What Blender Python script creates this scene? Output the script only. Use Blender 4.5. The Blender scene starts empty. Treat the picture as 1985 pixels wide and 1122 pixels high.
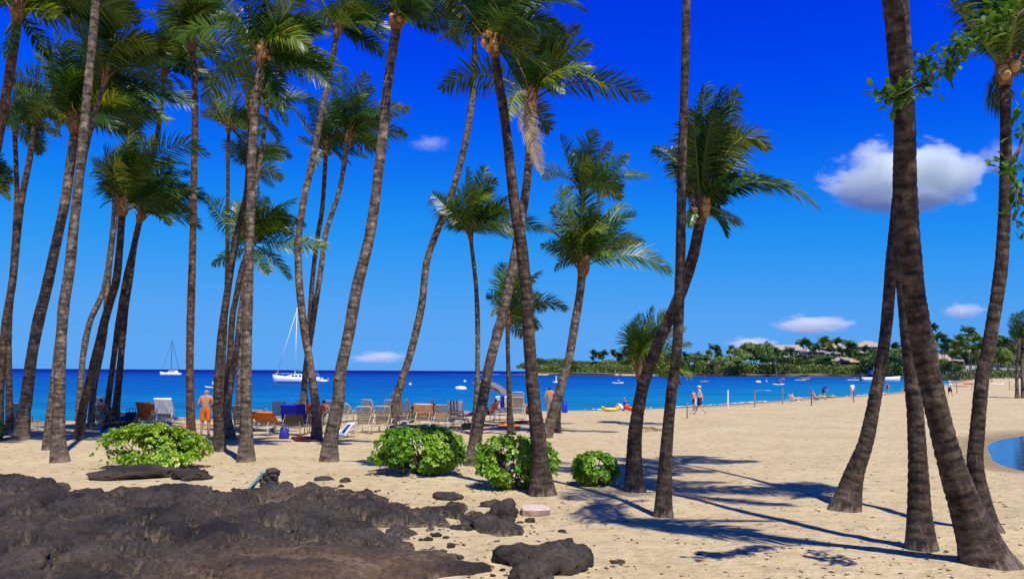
import bpy, math, random
import numpy as np
from mathutils import Vector, Matrix

SC = bpy.context.scene
COL = SC.collection
R = math.radians

# ------------------------------------------------------------------ camera
F = 1600.0                       # focal length in photo pixels (photo 1985 x 1122)
CX, CY = 992.5, 561.0
EYE = 2.5
PITCH = math.atan(158.0 / F)
ROLL = 0.0050
fw = Vector((0, math.cos(PITCH), math.sin(PITCH)))
up0 = Vector((0, -math.sin(PITCH), math.cos(PITCH)))
rt0 = Vector((1, 0, 0))
RT = rt0 * math.cos(ROLL) + up0 * math.sin(ROLL)
UP = up0 * math.cos(ROLL) - rt0 * math.sin(ROLL)
cam_data = bpy.data.cameras.new('camera')
cam = bpy.data.objects.new('camera', cam_data)
COL.objects.link(cam)
M = Matrix.Identity(4)
for i in range(3):
    M[i][0] = RT[i]; M[i][1] = UP[i]; M[i][2] = -fw[i]
M[0][3], M[1][3], M[2][3] = 0, 0, EYE
cam.matrix_world = M
cam_data.sensor_width = 36.0
cam_data.lens = 36.0 * F / 1985.0
cam_data.clip_start = 0.1
cam_data.clip_end = 90000
SC.camera = cam

# ------------------------------------------------------------------ light
SUN_EL = R(59)
SHX, SHY = -0.44, 0.90           # direction in which shadows fall
n_ = math.hypot(SHX, SHY); SHX /= n_; SHY /= n_
sun_dir = Vector((-SHX * math.cos(SUN_EL), -SHY * math.cos(SUN_EL), math.sin(SUN_EL)))
sd = bpy.data.lights.new('sun', 'SUN')
sd.energy = 5.0; sd.angle = R(0.53); sd.color = (1.0, 0.965, 0.92)
sun = bpy.data.objects.new('sun', sd); COL.objects.link(sun)
sun.rotation_euler = sun_dir.to_track_quat('Z', 'Y').to_euler()
sun.location = sun_dir * 60

W = bpy.data.worlds.new('World'); SC.world = W; W.use_nodes = True
wn = W.node_tree; wn.nodes.clear()
sky = wn.nodes.new('ShaderNodeTexSky'); sky.sky_type = 'NISHITA'; sky.sun_disc = False
sky.sun_elevation = SUN_EL
sky.sun_rotation = math.atan2(sun_dir.x, sun_dir.y)
sky.altitude = 0; sky.air_density = 1.0; sky.dust_density = 0.1; sky.ozone_density = 3.0
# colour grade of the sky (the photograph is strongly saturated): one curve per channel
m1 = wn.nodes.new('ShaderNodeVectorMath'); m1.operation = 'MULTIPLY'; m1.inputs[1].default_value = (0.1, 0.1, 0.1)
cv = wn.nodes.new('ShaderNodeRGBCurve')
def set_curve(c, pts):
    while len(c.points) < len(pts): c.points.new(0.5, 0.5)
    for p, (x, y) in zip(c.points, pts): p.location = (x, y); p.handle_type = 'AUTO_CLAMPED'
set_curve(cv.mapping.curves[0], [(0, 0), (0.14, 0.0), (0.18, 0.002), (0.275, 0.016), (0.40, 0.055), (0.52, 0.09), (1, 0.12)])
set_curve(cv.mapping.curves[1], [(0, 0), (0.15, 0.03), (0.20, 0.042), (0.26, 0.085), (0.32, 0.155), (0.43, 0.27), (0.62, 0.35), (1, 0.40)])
set_curve(cv.mapping.curves[2], [(0, 0), (0.26, 0.13), (0.31, 0.26), (0.36, 0.75), (0.45, 0.87), (0.60, 0.88), (1, 0.90)])  # low blue end pulled down so the unseen overhead sky fills shadows less
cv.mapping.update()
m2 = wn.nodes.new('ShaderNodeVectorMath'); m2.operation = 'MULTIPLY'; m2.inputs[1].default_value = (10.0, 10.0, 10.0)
bg = wn.nodes.new('ShaderNodeBackground'); bg.inputs[1].default_value = 0.1
wo = wn.nodes.new('ShaderNodeOutputWorld')
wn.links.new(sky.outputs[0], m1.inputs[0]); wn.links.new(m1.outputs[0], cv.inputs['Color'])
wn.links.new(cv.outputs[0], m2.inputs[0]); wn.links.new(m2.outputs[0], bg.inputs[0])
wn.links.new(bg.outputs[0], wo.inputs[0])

SC.view_settings.view_transform = 'Standard'
SC.view_settings.look = 'None'
SC.view_settings.exposure = 0.0
SC.view_settings.gamma = 1.0
SC.view_settings.use_curve_mapping = False
SC.render.engine = 'CYCLES'
SC.cycles.use_denoising = True
SC.cycles.max_bounces = 16
SC.cycles.glossy_bounces = 4
SC.cycles.transmission_bounces = 4
SC.cycles.diffuse_bounces = 3
SC.cycles.transparent_max_bounces = 8
SC.cycles.volume_bounces = 16
SC.cycles.volume_step_rate = 1.0

# ------------------------------------------------------------------ projection helpers
def ray(px, py):
    return fw * F + RT * (px - CX) + UP * (CY - py)

def at_z(px, py, z):
    d = ray(px, py); t = (z - EYE) / d.z
    return Vector((0, 0, EYE)) + d * t

def at_y(px, py, y):
    d = ray(px, py)
    return Vector((0, 0, EYE)) + d * (y / d.y)

def mpp(p):                       # metres per photo pixel at a point
    return (Vector(p) - Vector((0, 0, EYE))).dot(fw) / F

# ------------------------------------------------------------------ noise (numpy)
def _h(ix, iy, s):
    n = (ix.astype(np.int64) * 374761393 + iy.astype(np.int64) * 668265263 + s * 974634541) & 0xffffffff
    n = ((n ^ (n >> 13)) * 1274126177) & 0xffffffff
    n = n ^ (n >> 16)
    return (n & 0xffffff) / float(0xffffff)

def vnoise(x, y, s=0):
    ix = np.floor(x); iy = np.floor(y); fx = x - ix; fy = y - iy
    fx = fx * fx * (3 - 2 * fx); fy = fy * fy * (3 - 2 * fy)
    a = _h(ix, iy, s); b = _h(ix + 1, iy, s); c = _h(ix, iy + 1, s); d = _h(ix + 1, iy + 1, s)
    return (a * (1 - fx) + b * fx) * (1 - fy) + (c * (1 - fx) + d * fx) * fy

def fbm(x, y, s=0, o=4):
    v = 0; a = 0.5
    for k in range(o):
        v = v + a * vnoise(x * 2 ** k, y * 2 ** k, s + k * 17); a *= 0.5
    return v

def worley(x, y, s=0):
    ix = np.floor(x); iy = np.floor(y)
    f1 = np.full(x.shape, 9.0); f2 = np.full(x.shape, 9.0); cid = np.zeros(x.shape)
    for dx in (-1, 0, 1):
        for dy in (-1, 0, 1):
            cx = ix + dx; cy = iy + dy
            jx = cx + _h(cx, cy, s); jy = cy + _h(cx, cy, s + 5)
            d = np.hypot(jx - x, jy - y)
            nid = _h(cx, cy, s + 9)
            m = d < f1
            f2 = np.where(m, f1, np.minimum(f2, d)); cid = np.where(m, nid, cid); f1 = np.where(m, d, f1)
    return f1, f2, cid

def sstep(a, b, x):
    t = np.clip((x - a) / (b - a), 0, 1); return t * t * (3 - 2 * t)

def signed_dist(px, py, poly):
    """distance to a polygon, positive inside"""
    d = np.full(px.shape, 1e9); ins = np.zeros(px.shape, bool)
    n = len(poly)
    for i in range(n):
        ax, ay = poly[i]; bx, by = poly[(i + 1) % n]
        ex, ey = bx - ax, by - ay; L = ex * ex + ey * ey + 1e-12
        t = np.clip(((px - ax) * ex + (py - ay) * ey) / L, 0, 1)
        d = np.minimum(d, np.hypot(px - ax - t * ex, py - ay - t * ey))
        c = (ay > py) != (by > py)
        xi = ax + (py - ay) * ex / (ey if abs(ey) > 1e-12 else 1e-12)
        ins ^= c & (px < xi)
    return np.where(ins, d, -d)

# ------------------------------------------------------------------ object helpers
def tag(o, label=None, cat=None, group=None, kind=None):
    if label: o['label'] = label
    if cat: o['category'] = cat
    if group: o['group'] = group
    if kind: o['kind'] = kind
    return o

def empty(name, loc=(0, 0, 0), label=None, cat=None, group=None, rz=0.0, sc=1.0):
    o = bpy.data.objects.new(name, None); COL.objects.link(o)
    o.location = loc; o.rotation_euler = (0, 0, rz); o.scale = (sc, sc, sc)
    o.empty_display_size = 0.2
    return tag(o, label, cat, group)

def mk_mesh(name, v, f, mats, smooth=False, midx=None, uv=None, attrs=None):
    me = bpy.data.meshes.new(name)
    if isinstance(v, np.ndarray): v = v.tolist()
    if isinstance(f, np.ndarray): f = f.tolist()
    me.from_pydata(v, [], f)
    if not isinstance(mats, (list, tuple)): mats = [mats]
    for m in mats: me.materials.append(m)
    if smooth: me.polygons.foreach_set('use_smooth', [True] * len(me.polygons))
    if midx is not None: me.polygons.foreach_set('material_index', midx)
    if uv is not None:
        li = np.empty(len(me.loops), np.int32); me.loops.foreach_get('vertex_index', li)
        ul = me.uv_layers.new(name='UVMap')
        ul.data.foreach_set('uv', np.asarray(uv, np.float32)[li].ravel())
    for k, a in (attrs or {}).items():
        la = me.attributes.new(k, 'FLOAT', 'POINT'); la.data.foreach_set('value', np.asarray(a, np.float32))
    me.update()
    return me

def obj(name, me, parent=None, loc=(0, 0, 0), rot=(0, 0, 0), sc=(1, 1, 1)):
    o = bpy.data.objects.new(name, me); COL.objects.link(o)
    o.location = loc; o.rotation_euler = rot
    o.scale = sc if not isinstance(sc, (int, float)) else (sc, sc, sc)
    if parent is not None: o.parent = parent
    return o

class MB:
    """collects boxes, bars, lofts into one mesh"""
    def __init__(s): s.v = []; s.f = []; s.m = []
    def add(s, v, f, m=0):
        b = len(s.v); s.v += [tuple(p) for p in v]
        s.f += [tuple(i + b for i in q) for q in f]; s.m += [m] * len(f); return s
    def box(s, c, d, m=0, rot=None):
        x, y, z = d[0] / 2, d[1] / 2, d[2] / 2
        p = [Vector((sx * x, sy * y, sz * z)) for sx in (-1, 1) for sy in (-1, 1) for sz in (-1, 1)]
        if rot is not None: p = [rot @ q for q in p]
        p = [q + Vector(c) for q in p]
        return s.add(p, [(0, 1, 3, 2), (4, 6, 7, 5), (0, 4, 5, 1), (2, 3, 7, 6), (0, 2, 6, 4), (1, 5, 7, 3)], m)
    def tube(s, pts, r, n=6, m=0, cap=True):
        pts = [Vector(p) for p in pts]; k = len(pts)
        rs = r if isinstance(r, (list, tuple)) else [r] * k
        v = []; f = []
        ref = Vector((0, 0, 1))
        T0 = (pts[-1] - pts[0]).normalized()
        if abs(T0.z) > 0.9: ref = Vector((0, 1, 0))
        for i in range(k):
            T = (pts[min(i + 1, k - 1)] - pts[max(i - 1, 0)]).normalized()
            A = T.cross(ref)
            if A.length < 1e-4: A = T.cross(Vector((1, 0, 0)))
            A.normalize(); B = T.cross(A)
            for j in range(n):
                a = 2 * math.pi * j / n
                v.append(pts[i] + (A * math.cos(a) + B * math.sin(a)) * rs[i])
        for i in range(k - 1):
            for j in range(n):
                f.append((i * n + j, i * n + (j + 1) % n, (i + 1) * n + (j + 1) % n, (i + 1) * n + j))
        if cap:
            f.append(tuple(range(n - 1, -1, -1))); f.append(tuple((k - 1) * n + j for j in range(n)))
        return s.add(v, f, m)
    def loft(s, rings, m=0, closed=True, cap=True):
        n = len(rings[0]); v = [p for r in rings for p in r]; f = []
        for i in range(len(rings) - 1):
            for j in range(n if closed else n - 1):
                f.append((i * n + j, i * n + (j + 1) % n, (i + 1) * n + (j + 1) % n, (i + 1) * n + j))
        if cap and closed:
            f.append(tuple(range(n - 1, -1, -1))); f.append(tuple((len(rings) - 1) * n + j for j in range(n)))
        return s.add(v, f, m)
    def ball(s, c, r, n=8, k=6, m=0):
        rx, ry, rz = (r, r, r) if isinstance(r, (int, float)) else r
        rings = []
        for i in range(1, k):
            t = math.pi * i / k
            rings.append([(c[0] + rx * math.sin(t) * math.cos(2 * math.pi * j / n), c[1] + ry * math.sin(t) * math.sin(2 * math.pi * j / n), c[2] - rz * math.cos(t)) for j in range(n)])
        return s.loft(rings, m)
    def mesh(s, name, mats, smooth=False):
        return mk_mesh(name, s.v, s.f, mats, smooth, s.m)
    def build(s, name, mats, parent=None, smooth=False, loc=(0, 0, 0), rot=(0, 0, 0)):
        return obj(name, s.mesh(name, mats, smooth), parent, loc, rot)

def copy_tree(o, parent=None):
    c = o.copy(); COL.objects.link(c)
    if parent is not None: c.parent = parent
    for ch in list(o.children): copy_tree(ch, c)
    return c

# ------------------------------------------------------------------ materials
def new_mat(name):
    m = bpy.data.materials.new(name); m.use_nodes = True
    nt = m.node_tree; b = nt.nodes['Principled BSDF']
    return m, nt, b

def nd(nt, typ, **kw):
    n = nt.nodes.new(typ)
    for k, v in kw.items(): setattr(n, k, v)
    return n

def ramp(nt, fac, stops):
    r = nd(nt, 'ShaderNodeValToRGB'); e = r.color_ramp.elements
    while len(e) < len(stops): e.new(0.5)
    for el, (p, c) in zip(e, stops):
        el.position = p; el.color = (*c, 1) if len(c) == 3 else c
    if fac is not None: nt.links.new(fac, r.inputs[0])
    return r

def noise(nt, scale, detail=4, vec=None, rough=0.55):
    n = nd(nt, 'ShaderNodeTexNoise'); n.inputs['Scale'].default_value = scale
    n.inputs['Detail'].default_value = detail; n.inputs['Roughness'].default_value = rough
    if vec is not None: nt.links.new(vec, n.inputs['Vector'])
    return n

def math_n(nt, op, a, b=None, clamp=False):
    n = nd(nt, 'ShaderNodeMath', operation=op, use_clamp=clamp)
    for i, q in enumerate((a, b)):
        if q is None: continue
        if isinstance(q, (int, float)): n.inputs[i].default_value = q
        else: nt.links.new(q, n.inputs[i])
    return n.outputs[0]

def mix_c(nt, fac, a, b, mode='MIX'):
    n = nd(nt, 'ShaderNodeMix', data_type='RGBA', blend_type=mode)
    if isinstance(fac, (int, float)): n.inputs[0].default_value = fac
    else: nt.links.new(fac, n.inputs[0])
    for i, q in ((6, a), (7, b)):
        if isinstance(q, (tuple, list)): n.inputs[i].default_value = (*q[:3], 1)
        else: nt.links.new(q, n.inputs[i])
    return n.outputs[2]

def bump(nt, b, h, strength=0.3, dist=0.02):
    n = nd(nt, 'ShaderNodeBump'); n.inputs['Strength'].default_value = strength
    n.inputs['Distance'].default_value = dist
    nt.links.new(h, n.inputs['Height']); nt.links.new(n.outputs[0], b.inputs['Normal'])
    return n

def simple(name, c, rough=0.6, var=0.12, scale=8.0, metal=0.0, bmp=0.0, spec=0.4):
    """plain coloured surface with slight mottling"""
    m, nt, b = new_mat(name)
    tc = nd(nt, 'ShaderNodeTexCoord')
    n = noise(nt, scale, 5, tc.outputs['Object'])
    r = ramp(nt, n.outputs[0], [(0.3, [x * (1 - var) for x in c]), (0.7, [min(1, x * (1 + var)) for x in c])])
    nt.links.new(r.outputs[0], b.inputs['Base Color'])
    b.inputs['Roughness'].default_value = rough; b.inputs['Metallic'].default_value = metal
    b.inputs['Specular IOR Level'].default_value = spec
    if bmp: bump(nt, b, n.outputs[0], bmp, 0.01)
    return m

# sand ------------------------------------------------------------
def mat_sand():
    m, nt, b = new_mat('beach_sand')
    g = nd(nt, 'ShaderNodeNewGeometry'); P = g.outputs['Position']
    n1 = noise(nt, 0.35, 5, P); n2 = noise(nt, 3.0, 6, P, 0.65); n3 = noise(nt, 60, 3, P, 0.7)
    n4 = noise(nt, 9.0, 4, P, 0.6)
    c1 = ramp(nt, n1.outputs[0], [(0.3, (0.55, 0.42, 0.215)), (0.7, (0.66, 0.52, 0.285))]).outputs[0]
    c2 = ramp(nt, n2.outputs[0], [(0.34, (0.70, 0.67, 0.63)), (0.52, (1, 1, 1)), (0.7, (1.12, 1.11, 1.08))]).outputs[0]
    c = mix_c(nt, 0.75, c1, c2, 'MULTIPLY')
    c3 = ramp(nt, n3.outputs[0], [(0.33, (0.62, 0.58, 0.54)), (0.47, (1, 1, 1)), (0.72, (1.15, 1.14, 1.12))]).outputs[0]
    c = mix_c(nt, 0.8, c, c3, 'MULTIPLY')
    # dark crumbs
    vr = nd(nt, 'ShaderNodeTexVoronoi'); vr.inputs['Scale'].default_value = 5.5; nt.links.new(P, vr.inputs['Vector'])
    crumb = math_n(nt, 'LESS_THAN', vr.outputs['Distance'], 0.038)
    crumb = math_n(nt, 'MULTIPLY', crumb, math_n(nt, 'GREATER_THAN', n4.outputs[0], 0.52))
    c = mix_c(nt, crumb, c, (0.10, 0.07, 0.045))
    wet = nd(nt, 'ShaderNodeAttribute'); wet.attribute_name = 'wet'
    c = mix_c(nt, wet.outputs['Fac'], c, mix_c(nt, 1.0, c, (0.55, 0.50, 0.45), 'MULTIPLY'))
    soil = nd(nt, 'ShaderNodeAttribute'); soil.attribute_name = 'soil'
    sc_ = ramp(nt, n2.outputs[0], [(0.35, (0.05, 0.075, 0.015)), (0.65, (0.17, 0.13, 0.07))]).outputs[0]
    c = mix_c(nt, soil.outputs['Fac'], c, sc_)
    rock = nd(nt, 'ShaderNodeAttribute'); rock.attribute_name = 'rock'
    c = mix_c(nt, rock.outputs['Fac'], c, (0.025, 0.022, 0.02))
    nt.links.new(c, b.inputs['Base Color'])
    rr = mix_c(nt, wet.outputs['Fac'], (0.92, 0.92, 0.92), (0.75, 0.75, 0.75))
    nt.links.new(rr, b.inputs['Roughness'])
    b.inputs['Specular IOR Level'].default_value = 0.25
    h = math_n(nt, 'ADD', math_n(nt, 'MULTIPLY', n2.outputs[0], 1.0), math_n(nt, 'MULTIPLY', n4.outputs[0], 0.9))
    h = math_n(nt, 'ADD', h, math_n(nt, 'MULTIPLY', n3.outputs[0], 0.16))
    ft = nd(nt, 'ShaderNodeTexVoronoi'); ft.feature = 'SMOOTH_F1'; ft.inputs['Scale'].default_value = 2.1; ft.inputs['Randomness'].default_value = 1.0; nt.links.new(P, ft.inputs['Vector'])
    fm = ramp(nt, ft.outputs['Distance'], [(0.10, (0, 0, 0)), (0.26, (1, 1, 1))]).outputs[0]
    tr = ramp(nt, n1.outputs[0], [(0.42, (0.15, 0.15, 0.15)), (0.58, (1, 1, 1))]).outputs[0]
    h = math_n(nt, 'ADD', h, math_n(nt, 'MULTIPLY', math_n(nt, 'MULTIPLY', fm, tr), 0.5))
    bump(nt, b, h, 0.85, 0.07)
    return m

def mat_sea():
    m, nt, b = new_mat('sea_water')
    g = nd(nt, 'ShaderNodeNewGeometry'); P = g.outputs['Position']
    sp = nd(nt, 'ShaderNodeSeparateXYZ'); nt.links.new(P, sp.inputs[0])
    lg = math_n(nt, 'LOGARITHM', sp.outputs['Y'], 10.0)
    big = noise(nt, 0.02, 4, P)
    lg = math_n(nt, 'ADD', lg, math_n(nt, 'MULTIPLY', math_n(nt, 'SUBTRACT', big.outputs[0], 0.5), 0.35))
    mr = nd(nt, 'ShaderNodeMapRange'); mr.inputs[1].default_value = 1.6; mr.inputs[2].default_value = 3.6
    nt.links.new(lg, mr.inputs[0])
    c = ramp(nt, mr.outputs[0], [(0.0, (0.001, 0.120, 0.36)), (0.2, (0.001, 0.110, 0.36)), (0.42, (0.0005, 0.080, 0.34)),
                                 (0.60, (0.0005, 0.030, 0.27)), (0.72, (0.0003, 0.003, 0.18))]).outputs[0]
    mp = nd(nt, 'ShaderNodeMapping'); mp.inputs['Scale'].default_value = (0.5, 1.3, 1); nt.links.new(P, mp.inputs[0])
    sh = nd(nt, 'ShaderNodeAttribute'); sh.attribute_name = 'shallow'
    c = mix_c(nt, sh.outputs['Fac'], c, (0.010, 0.27, 0.37))
    mp3 = nd(nt, 'ShaderNodeMapping'); mp3.inputs['Scale'].default_value = (0.03, 0.16, 1); nt.links.new(P, mp3.inputs[0])
    w3 = noise(nt, 1.0, 5, mp3.outputs[0], 0.6)
    c = mix_c(nt, 0.8, c, ramp(nt, w3.outputs[0], [(0.35, (0.70, 0.74, 0.82)), (0.65, (1.25, 1.2, 1.12))]).outputs[0], 'MULTIPLY')  # long light and dark wave streaks painted into the water colour
    w1 = noise(nt, 0.9, 4, mp.outputs[0], 0.6); w2 = noise(nt, 0.12, 3, mp.outputs[0])
    tint = ramp(nt, w1.outputs[0], [(0.38, (0.62, 0.70, 0.80)), (0.62, (1.32, 1.26, 1.16))]).outputs[0]  # ripple glints and dark troughs painted as lighter and darker colour
    c = mix_c(nt, 0.8, c, tint, 'MULTIPLY')
    h = math_n(nt, 'ADD', w1.outputs[0], math_n(nt, 'MULTIPLY', w2.outputs[0], 2.2))
    bm = bump(nt, b, h, 0.9, 0.35)
    df = nd(nt, 'ShaderNodeBsdfDiffuse'); nt.links.new(c, df.inputs[0]); nt.links.new(bm.outputs[0], df.inputs['Normal'])
    gl = nd(nt, 'ShaderNodeBsdfGlossy'); gl.inputs['Roughness'].default_value = 0.22; nt.links.new(bm.outputs[0], gl.inputs['Normal'])
    mx = nd(nt, 'ShaderNodeMixShader'); mx.inputs[0].default_value = 0.10
    nt.links.new(df.outputs[0], mx.inputs[1]); nt.links.new(gl.outputs[0], mx.inputs[2])
    nt.links.new(mx.outputs[0], nt.nodes['Material Output'].inputs['Surface'])
    return m

def mat_pond():
    m, nt, b = new_mat('pond_water')
    g = nd(nt, 'ShaderNodeNewGeometry'); P = g.outputs['Position']
    w = noise(nt, 2.5, 4, P)
    c = ramp(nt, w.outputs[0], [(0.3, (0.025, 0.055, 0.13)), (0.7, (0.04, 0.085, 0.18))]).outputs[0]
    nt.links.new(c, b.inputs['Base Color']); b.inputs['Roughness'].default_value = 0.05; b.inputs['IOR'].default_value = 1.33
    bump(nt, b, w.outputs[0], 0.35, 0.02)
    return m

def mat_lava():
    m, nt, b = new_mat('lava_rock')
    g = nd(nt, 'ShaderNodeNewGeometry'); P = g.outputs['Position']
    n1 = noise(nt, 0.8, 5, P); n2 = noise(nt, 14, 6, P, 0.7); n3 = noise(nt, 55, 4, P, 0.7)
    ra = nd(nt, 'ShaderNodeAttribute'); ra.attribute_name = 'rough'
    cb = ramp(nt, n1.outputs[0], [(0.34, (0.058, 0.037, 0.022)), (0.66, (0.20, 0.122, 0.064))]).outputs[0]
    ck = ramp(nt, n1.outputs[0], [(0.34, (0.024, 0.019, 0.015)), (0.66, (0.105, 0.082, 0.062))]).outputs[0]
    c = mix_c(nt, ra.outputs['Fac'], cb, ck)
    c2 = ramp(nt, n2.outputs[0], [(0.34, (0.35, 0.35, 0.36)), (0.52, (1, 1, 1)), (0.70, (1.7, 1.6, 1.4))]).outputs[0]
    c = mix_c(nt, 0.9, c, c2, 'MULTIPLY')
    # sand lodged on it: grains in patches
    att = nd(nt, 'ShaderNodeAttribute'); att.attribute_name = 'dust'
    grains = ramp(nt, n3.outputs[0], [(0.60, (0, 0, 0)), (0.70, (1, 1, 1))]).outputs[0]
    fl = ramp(nt, n1.outputs[0], [(0.40, (0.1, 0.1, 0.1)), (0.62, (1, 1, 1))]).outputs[0]
    k = math_n(nt, 'MULTIPLY', grains, math_n(nt, 'MULTIPLY', fl, math_n(nt, 'SUBTRACT', 0.8, math_n(nt, 'MULTIPLY', ra.outputs['Fac'], 0.6))))
    k2 = math_n(nt, 'MULTIPLY', att.outputs['Fac'], ramp(nt, n2.outputs[0], [(0.38, (0, 0, 0)), (0.55, (1, 1, 1))]).outputs[0])
    k = math_n(nt, 'MAXIMUM', k, k2)
    c = mix_c(nt, k, c, (0.36, 0.265, 0.15))
    nt.links.new(c, b.inputs['Base Color']); b.inputs['Roughness'].default_value = 0.78
    b.inputs['Specular IOR Level'].default_value = 0.35
    h = math_n(nt, 'ADD', n2.outputs[0], math_n(nt, 'MULTIPLY', n3.outputs[0], 0.5))
    bump(nt, b, h, 1.0, 0.06)
    return m

def mat_trunk(name, dark, light):
    m, nt, b = new_mat(name)
    uv = nd(nt, 'ShaderNodeUVMap'); U = uv.outputs[0]
    sc = nd(nt, 'ShaderNodeAttribute'); sc.attribute_name = 'scar'
    mp = nd(nt, 'ShaderNodeMapping'); mp.inputs['Scale'].default_value = (3.5, 7, 1); nt.links.new(U, mp.inputs[0])
    n1 = noise(nt, 1.0, 6, mp.outputs[0], 0.65)
    mp2 = nd(nt, 'ShaderNodeMapping'); mp2.inputs['Scale'].default_value = (14, 3, 1); nt.links.new(U, mp2.inputs[0])
    n2 = noise(nt, 1.0, 5, mp2.outputs[0], 0.7)
    n3 = noise(nt, 0.35, 3, U)
    c = ramp(nt, n1.outputs[0], [(0.34, dark), (0.52, [a * .6 + b_ * .4 for a, b_ in zip(dark, light)]), (0.68, light)]).outputs[0]
    c = mix_c(nt, 0.7, c, ramp(nt, n3.outputs[0], [(0.3, (0.7, 0.66, 0.62)), (0.7, (1.2, 1.16, 1.1))]).outputs[0], 'MULTIPLY')
    c = mix_c(nt, 0.8, c, ramp(nt, n2.outputs[0], [(0.36, (0.45, 0.42, 0.4)), (0.5, (1, 1, 1))]).outputs[0], 'MULTIPLY')
    c = mix_c(nt, math_n(nt, 'MULTIPLY', sc.outputs['Fac'], 0.92), c, [x * 0.25 for x in dark])
    su = nd(nt, 'ShaderNodeSeparateXYZ'); nt.links.new(U, su.inputs[0])
    foot = math_n(nt, 'SUBTRACT', 0.30, math_n(nt, 'ADD', su.outputs['Y'], math_n(nt, 'MULTIPLY', math_n(nt, 'SUBTRACT', n2.outputs[0], .5), 2.6)))
    foot = math_n(nt, 'MULTIPLY', foot, 4.0, True)
    c = mix_c(nt, math_n(nt, 'MULTIPLY', foot, .55), c, (0.27, 0.21, 0.15))
    pale = ramp(nt, noise(nt, 2.3, 5, U, .65).outputs[0], [(0.56, (0, 0, 0)), (0.66, (1, 1, 1))]).outputs[0]
    c = mix_c(nt, math_n(nt, 'MULTIPLY', pale, .5), c, [min(1, x * 1.5) for x in light])
    nt.links.new(c, b.inputs['Base Color']); b.inputs['Roughness'].default_value = 0.85
    b.inputs['Specular IOR Level'].default_value = 0.2
    h = math_n(nt, 'ADD', n1.outputs[0], n2.outputs[0])
    bump(nt, b, h, 0.9, 0.04)
    return m

def mat_leaf(name, stops, trans=0.28, rough=0.42, obj_var=True, spec=0.5, noise_scale=3.0):
    m, nt, b = new_mat(name)
    out = nt.nodes['Material Output']
    oi = nd(nt, 'ShaderNodeObjectInfo')
    at = nd(nt, 'ShaderNodeAttribute'); at.attribute_name = 'tint'
    f = at.outputs['Fac']
    if obj_var:
        f = math_n(nt, 'ADD', math_n(nt, 'MULTIPLY', oi.outputs['Random'], 0.58), math_n(nt, 'MULTIPLY', f, 0.46))
    c = ramp(nt, f, stops).outputs[0]
    nt.links.new(c, b.inputs['Base Color']); b.inputs['Roughness'].default_value = rough
    b.inputs['Specular IOR Level'].default_value = spec
    tr = nd(nt, 'ShaderNodeBsdfTranslucent')
    tc = mix_c(nt, 1.0, c, (1.7, 1.5, 0.5), 'MULTIPLY'); nt.links.new(tc, tr.inputs[0])
    mx = nd(nt, 'ShaderNodeMixShader'); mx.inputs[0].default_value = trans
    nt.links.new(b.outputs[0], mx.inputs[1]); nt.links.new(tr.outputs[0], mx.inputs[2])
    nt.links.new(mx.outputs[0], out.inputs['Surface'])
    return m

SAND = mat_sand(); SEA = mat_sea(); POND = mat_pond(); LAVA = mat_lava()
TRUNKS = [mat_trunk('palm_bark_grey', (0.045, 0.032, 0.022), (0.38, 0.30, 0.215)),
          mat_trunk('palm_bark_brown', (0.020, 0.013, 0.009), (0.20, 0.145, 0.098)),  # darker bark, lowered further in colour to stand for crown shade
          mat_trunk('palm_bark_red', (0.050, 0.026, 0.015), (0.32, 0.18, 0.105))]
FROND = mat_leaf('palm_frond_green', [(0.0, (0.010, 0.034, 0.004)), (0.45, (0.024, 0.074, 0.006)), (0.76, (0.10, 0.175, 0.010)), (1.0, (0.36, 0.35, 0.035))], 0.27, 0.36, True, 0.32)
FROND_DEAD = mat_leaf('palm_frond_dry', [(0.0, (0.20, 0.14, 0.07)), (1.0, (0.40, 0.31, 0.17))], 0.15, 0.7)
FIBRE = simple('palm_crown_fibre', (0.20, 0.10, 0.042), 0.85, 0.5, 14, bmp=0.5)
NAUPAKA = mat_leaf('naupaka_leaf', [(0.0, (0.04, 0.145, 0.006)), (0.4, (0.12, 0.31, 0.012)), (0.74, (0.36, 0.52, 0.03)), (1.0, (0.74, 0.74, 0.20))], 0.30, 0.38, False)
BROAD = mat_leaf('broadleaf_foliage', [(0.0, (0.030, 0.065, 0.012)), (0.5, (0.085, 0.15, 0.022)), (1.0, (0.19, 0.25, 0.045))], 0.2, 0.6)
TWIG = simple('twig_bark', (0.13, 0.095, 0.065), 0.85, 0.3, 10)
# ------------------------------------------------------------------ terrain
SEA_Z = -0.4
shore_px = [(-420, 838), (-200, 828), (0, 821), (120, 815), (330, 813), (480, 808), (640, 801), (800, 801), (910, 798), (1060, 796.5),
            (1140, 794.5), (1250, 792), (1320, 789), (1400, 784), (1470, 779.5), (1550, 772.5), (1640, 768), (1700, 764), (1755, 756),
            (1800, 748), (1835, 743), (1862, 738.5), (1858, 736), (1840, 734.5), (1800, 733.5), (1760, 732.5), (1700, 731.2), (1640, 730.6),
            (1560, 730.3), (1500, 729.7), (1440, 729.3), (1380, 728.8), (1300, 728.2), (1200, 727.7), (1100, 727.2), (1010, 726.6)]
shore = [tuple(at_z(x, y, SEA_Z)[:2]) for x, y in shore_px]
land_poly = [(-400, 90), (-400, -80), (500, -80), (900, 300), (1500, 1500), (500, 1500), (60, 1000)]
land_poly = shore[:] + [(shore[-1][0] + 10, shore[-1][1] + 130), (260, 1100), (900, 1500), (1500, 1500), (1200, 200), (500, -80), (-500, -80), (-500, 60)]
pond_px = [(1910, 866), (1918, 857), (1940, 850), (1985, 844), (2080, 838), (2200, 845), (2250, 870), (2180, 905), (2080, 918), (1985, 913), (1950, 905), (1920, 893)]
pond_poly = [tuple(at_z(x, y, -0.12)[:2]) for x, y in pond_px]

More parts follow.
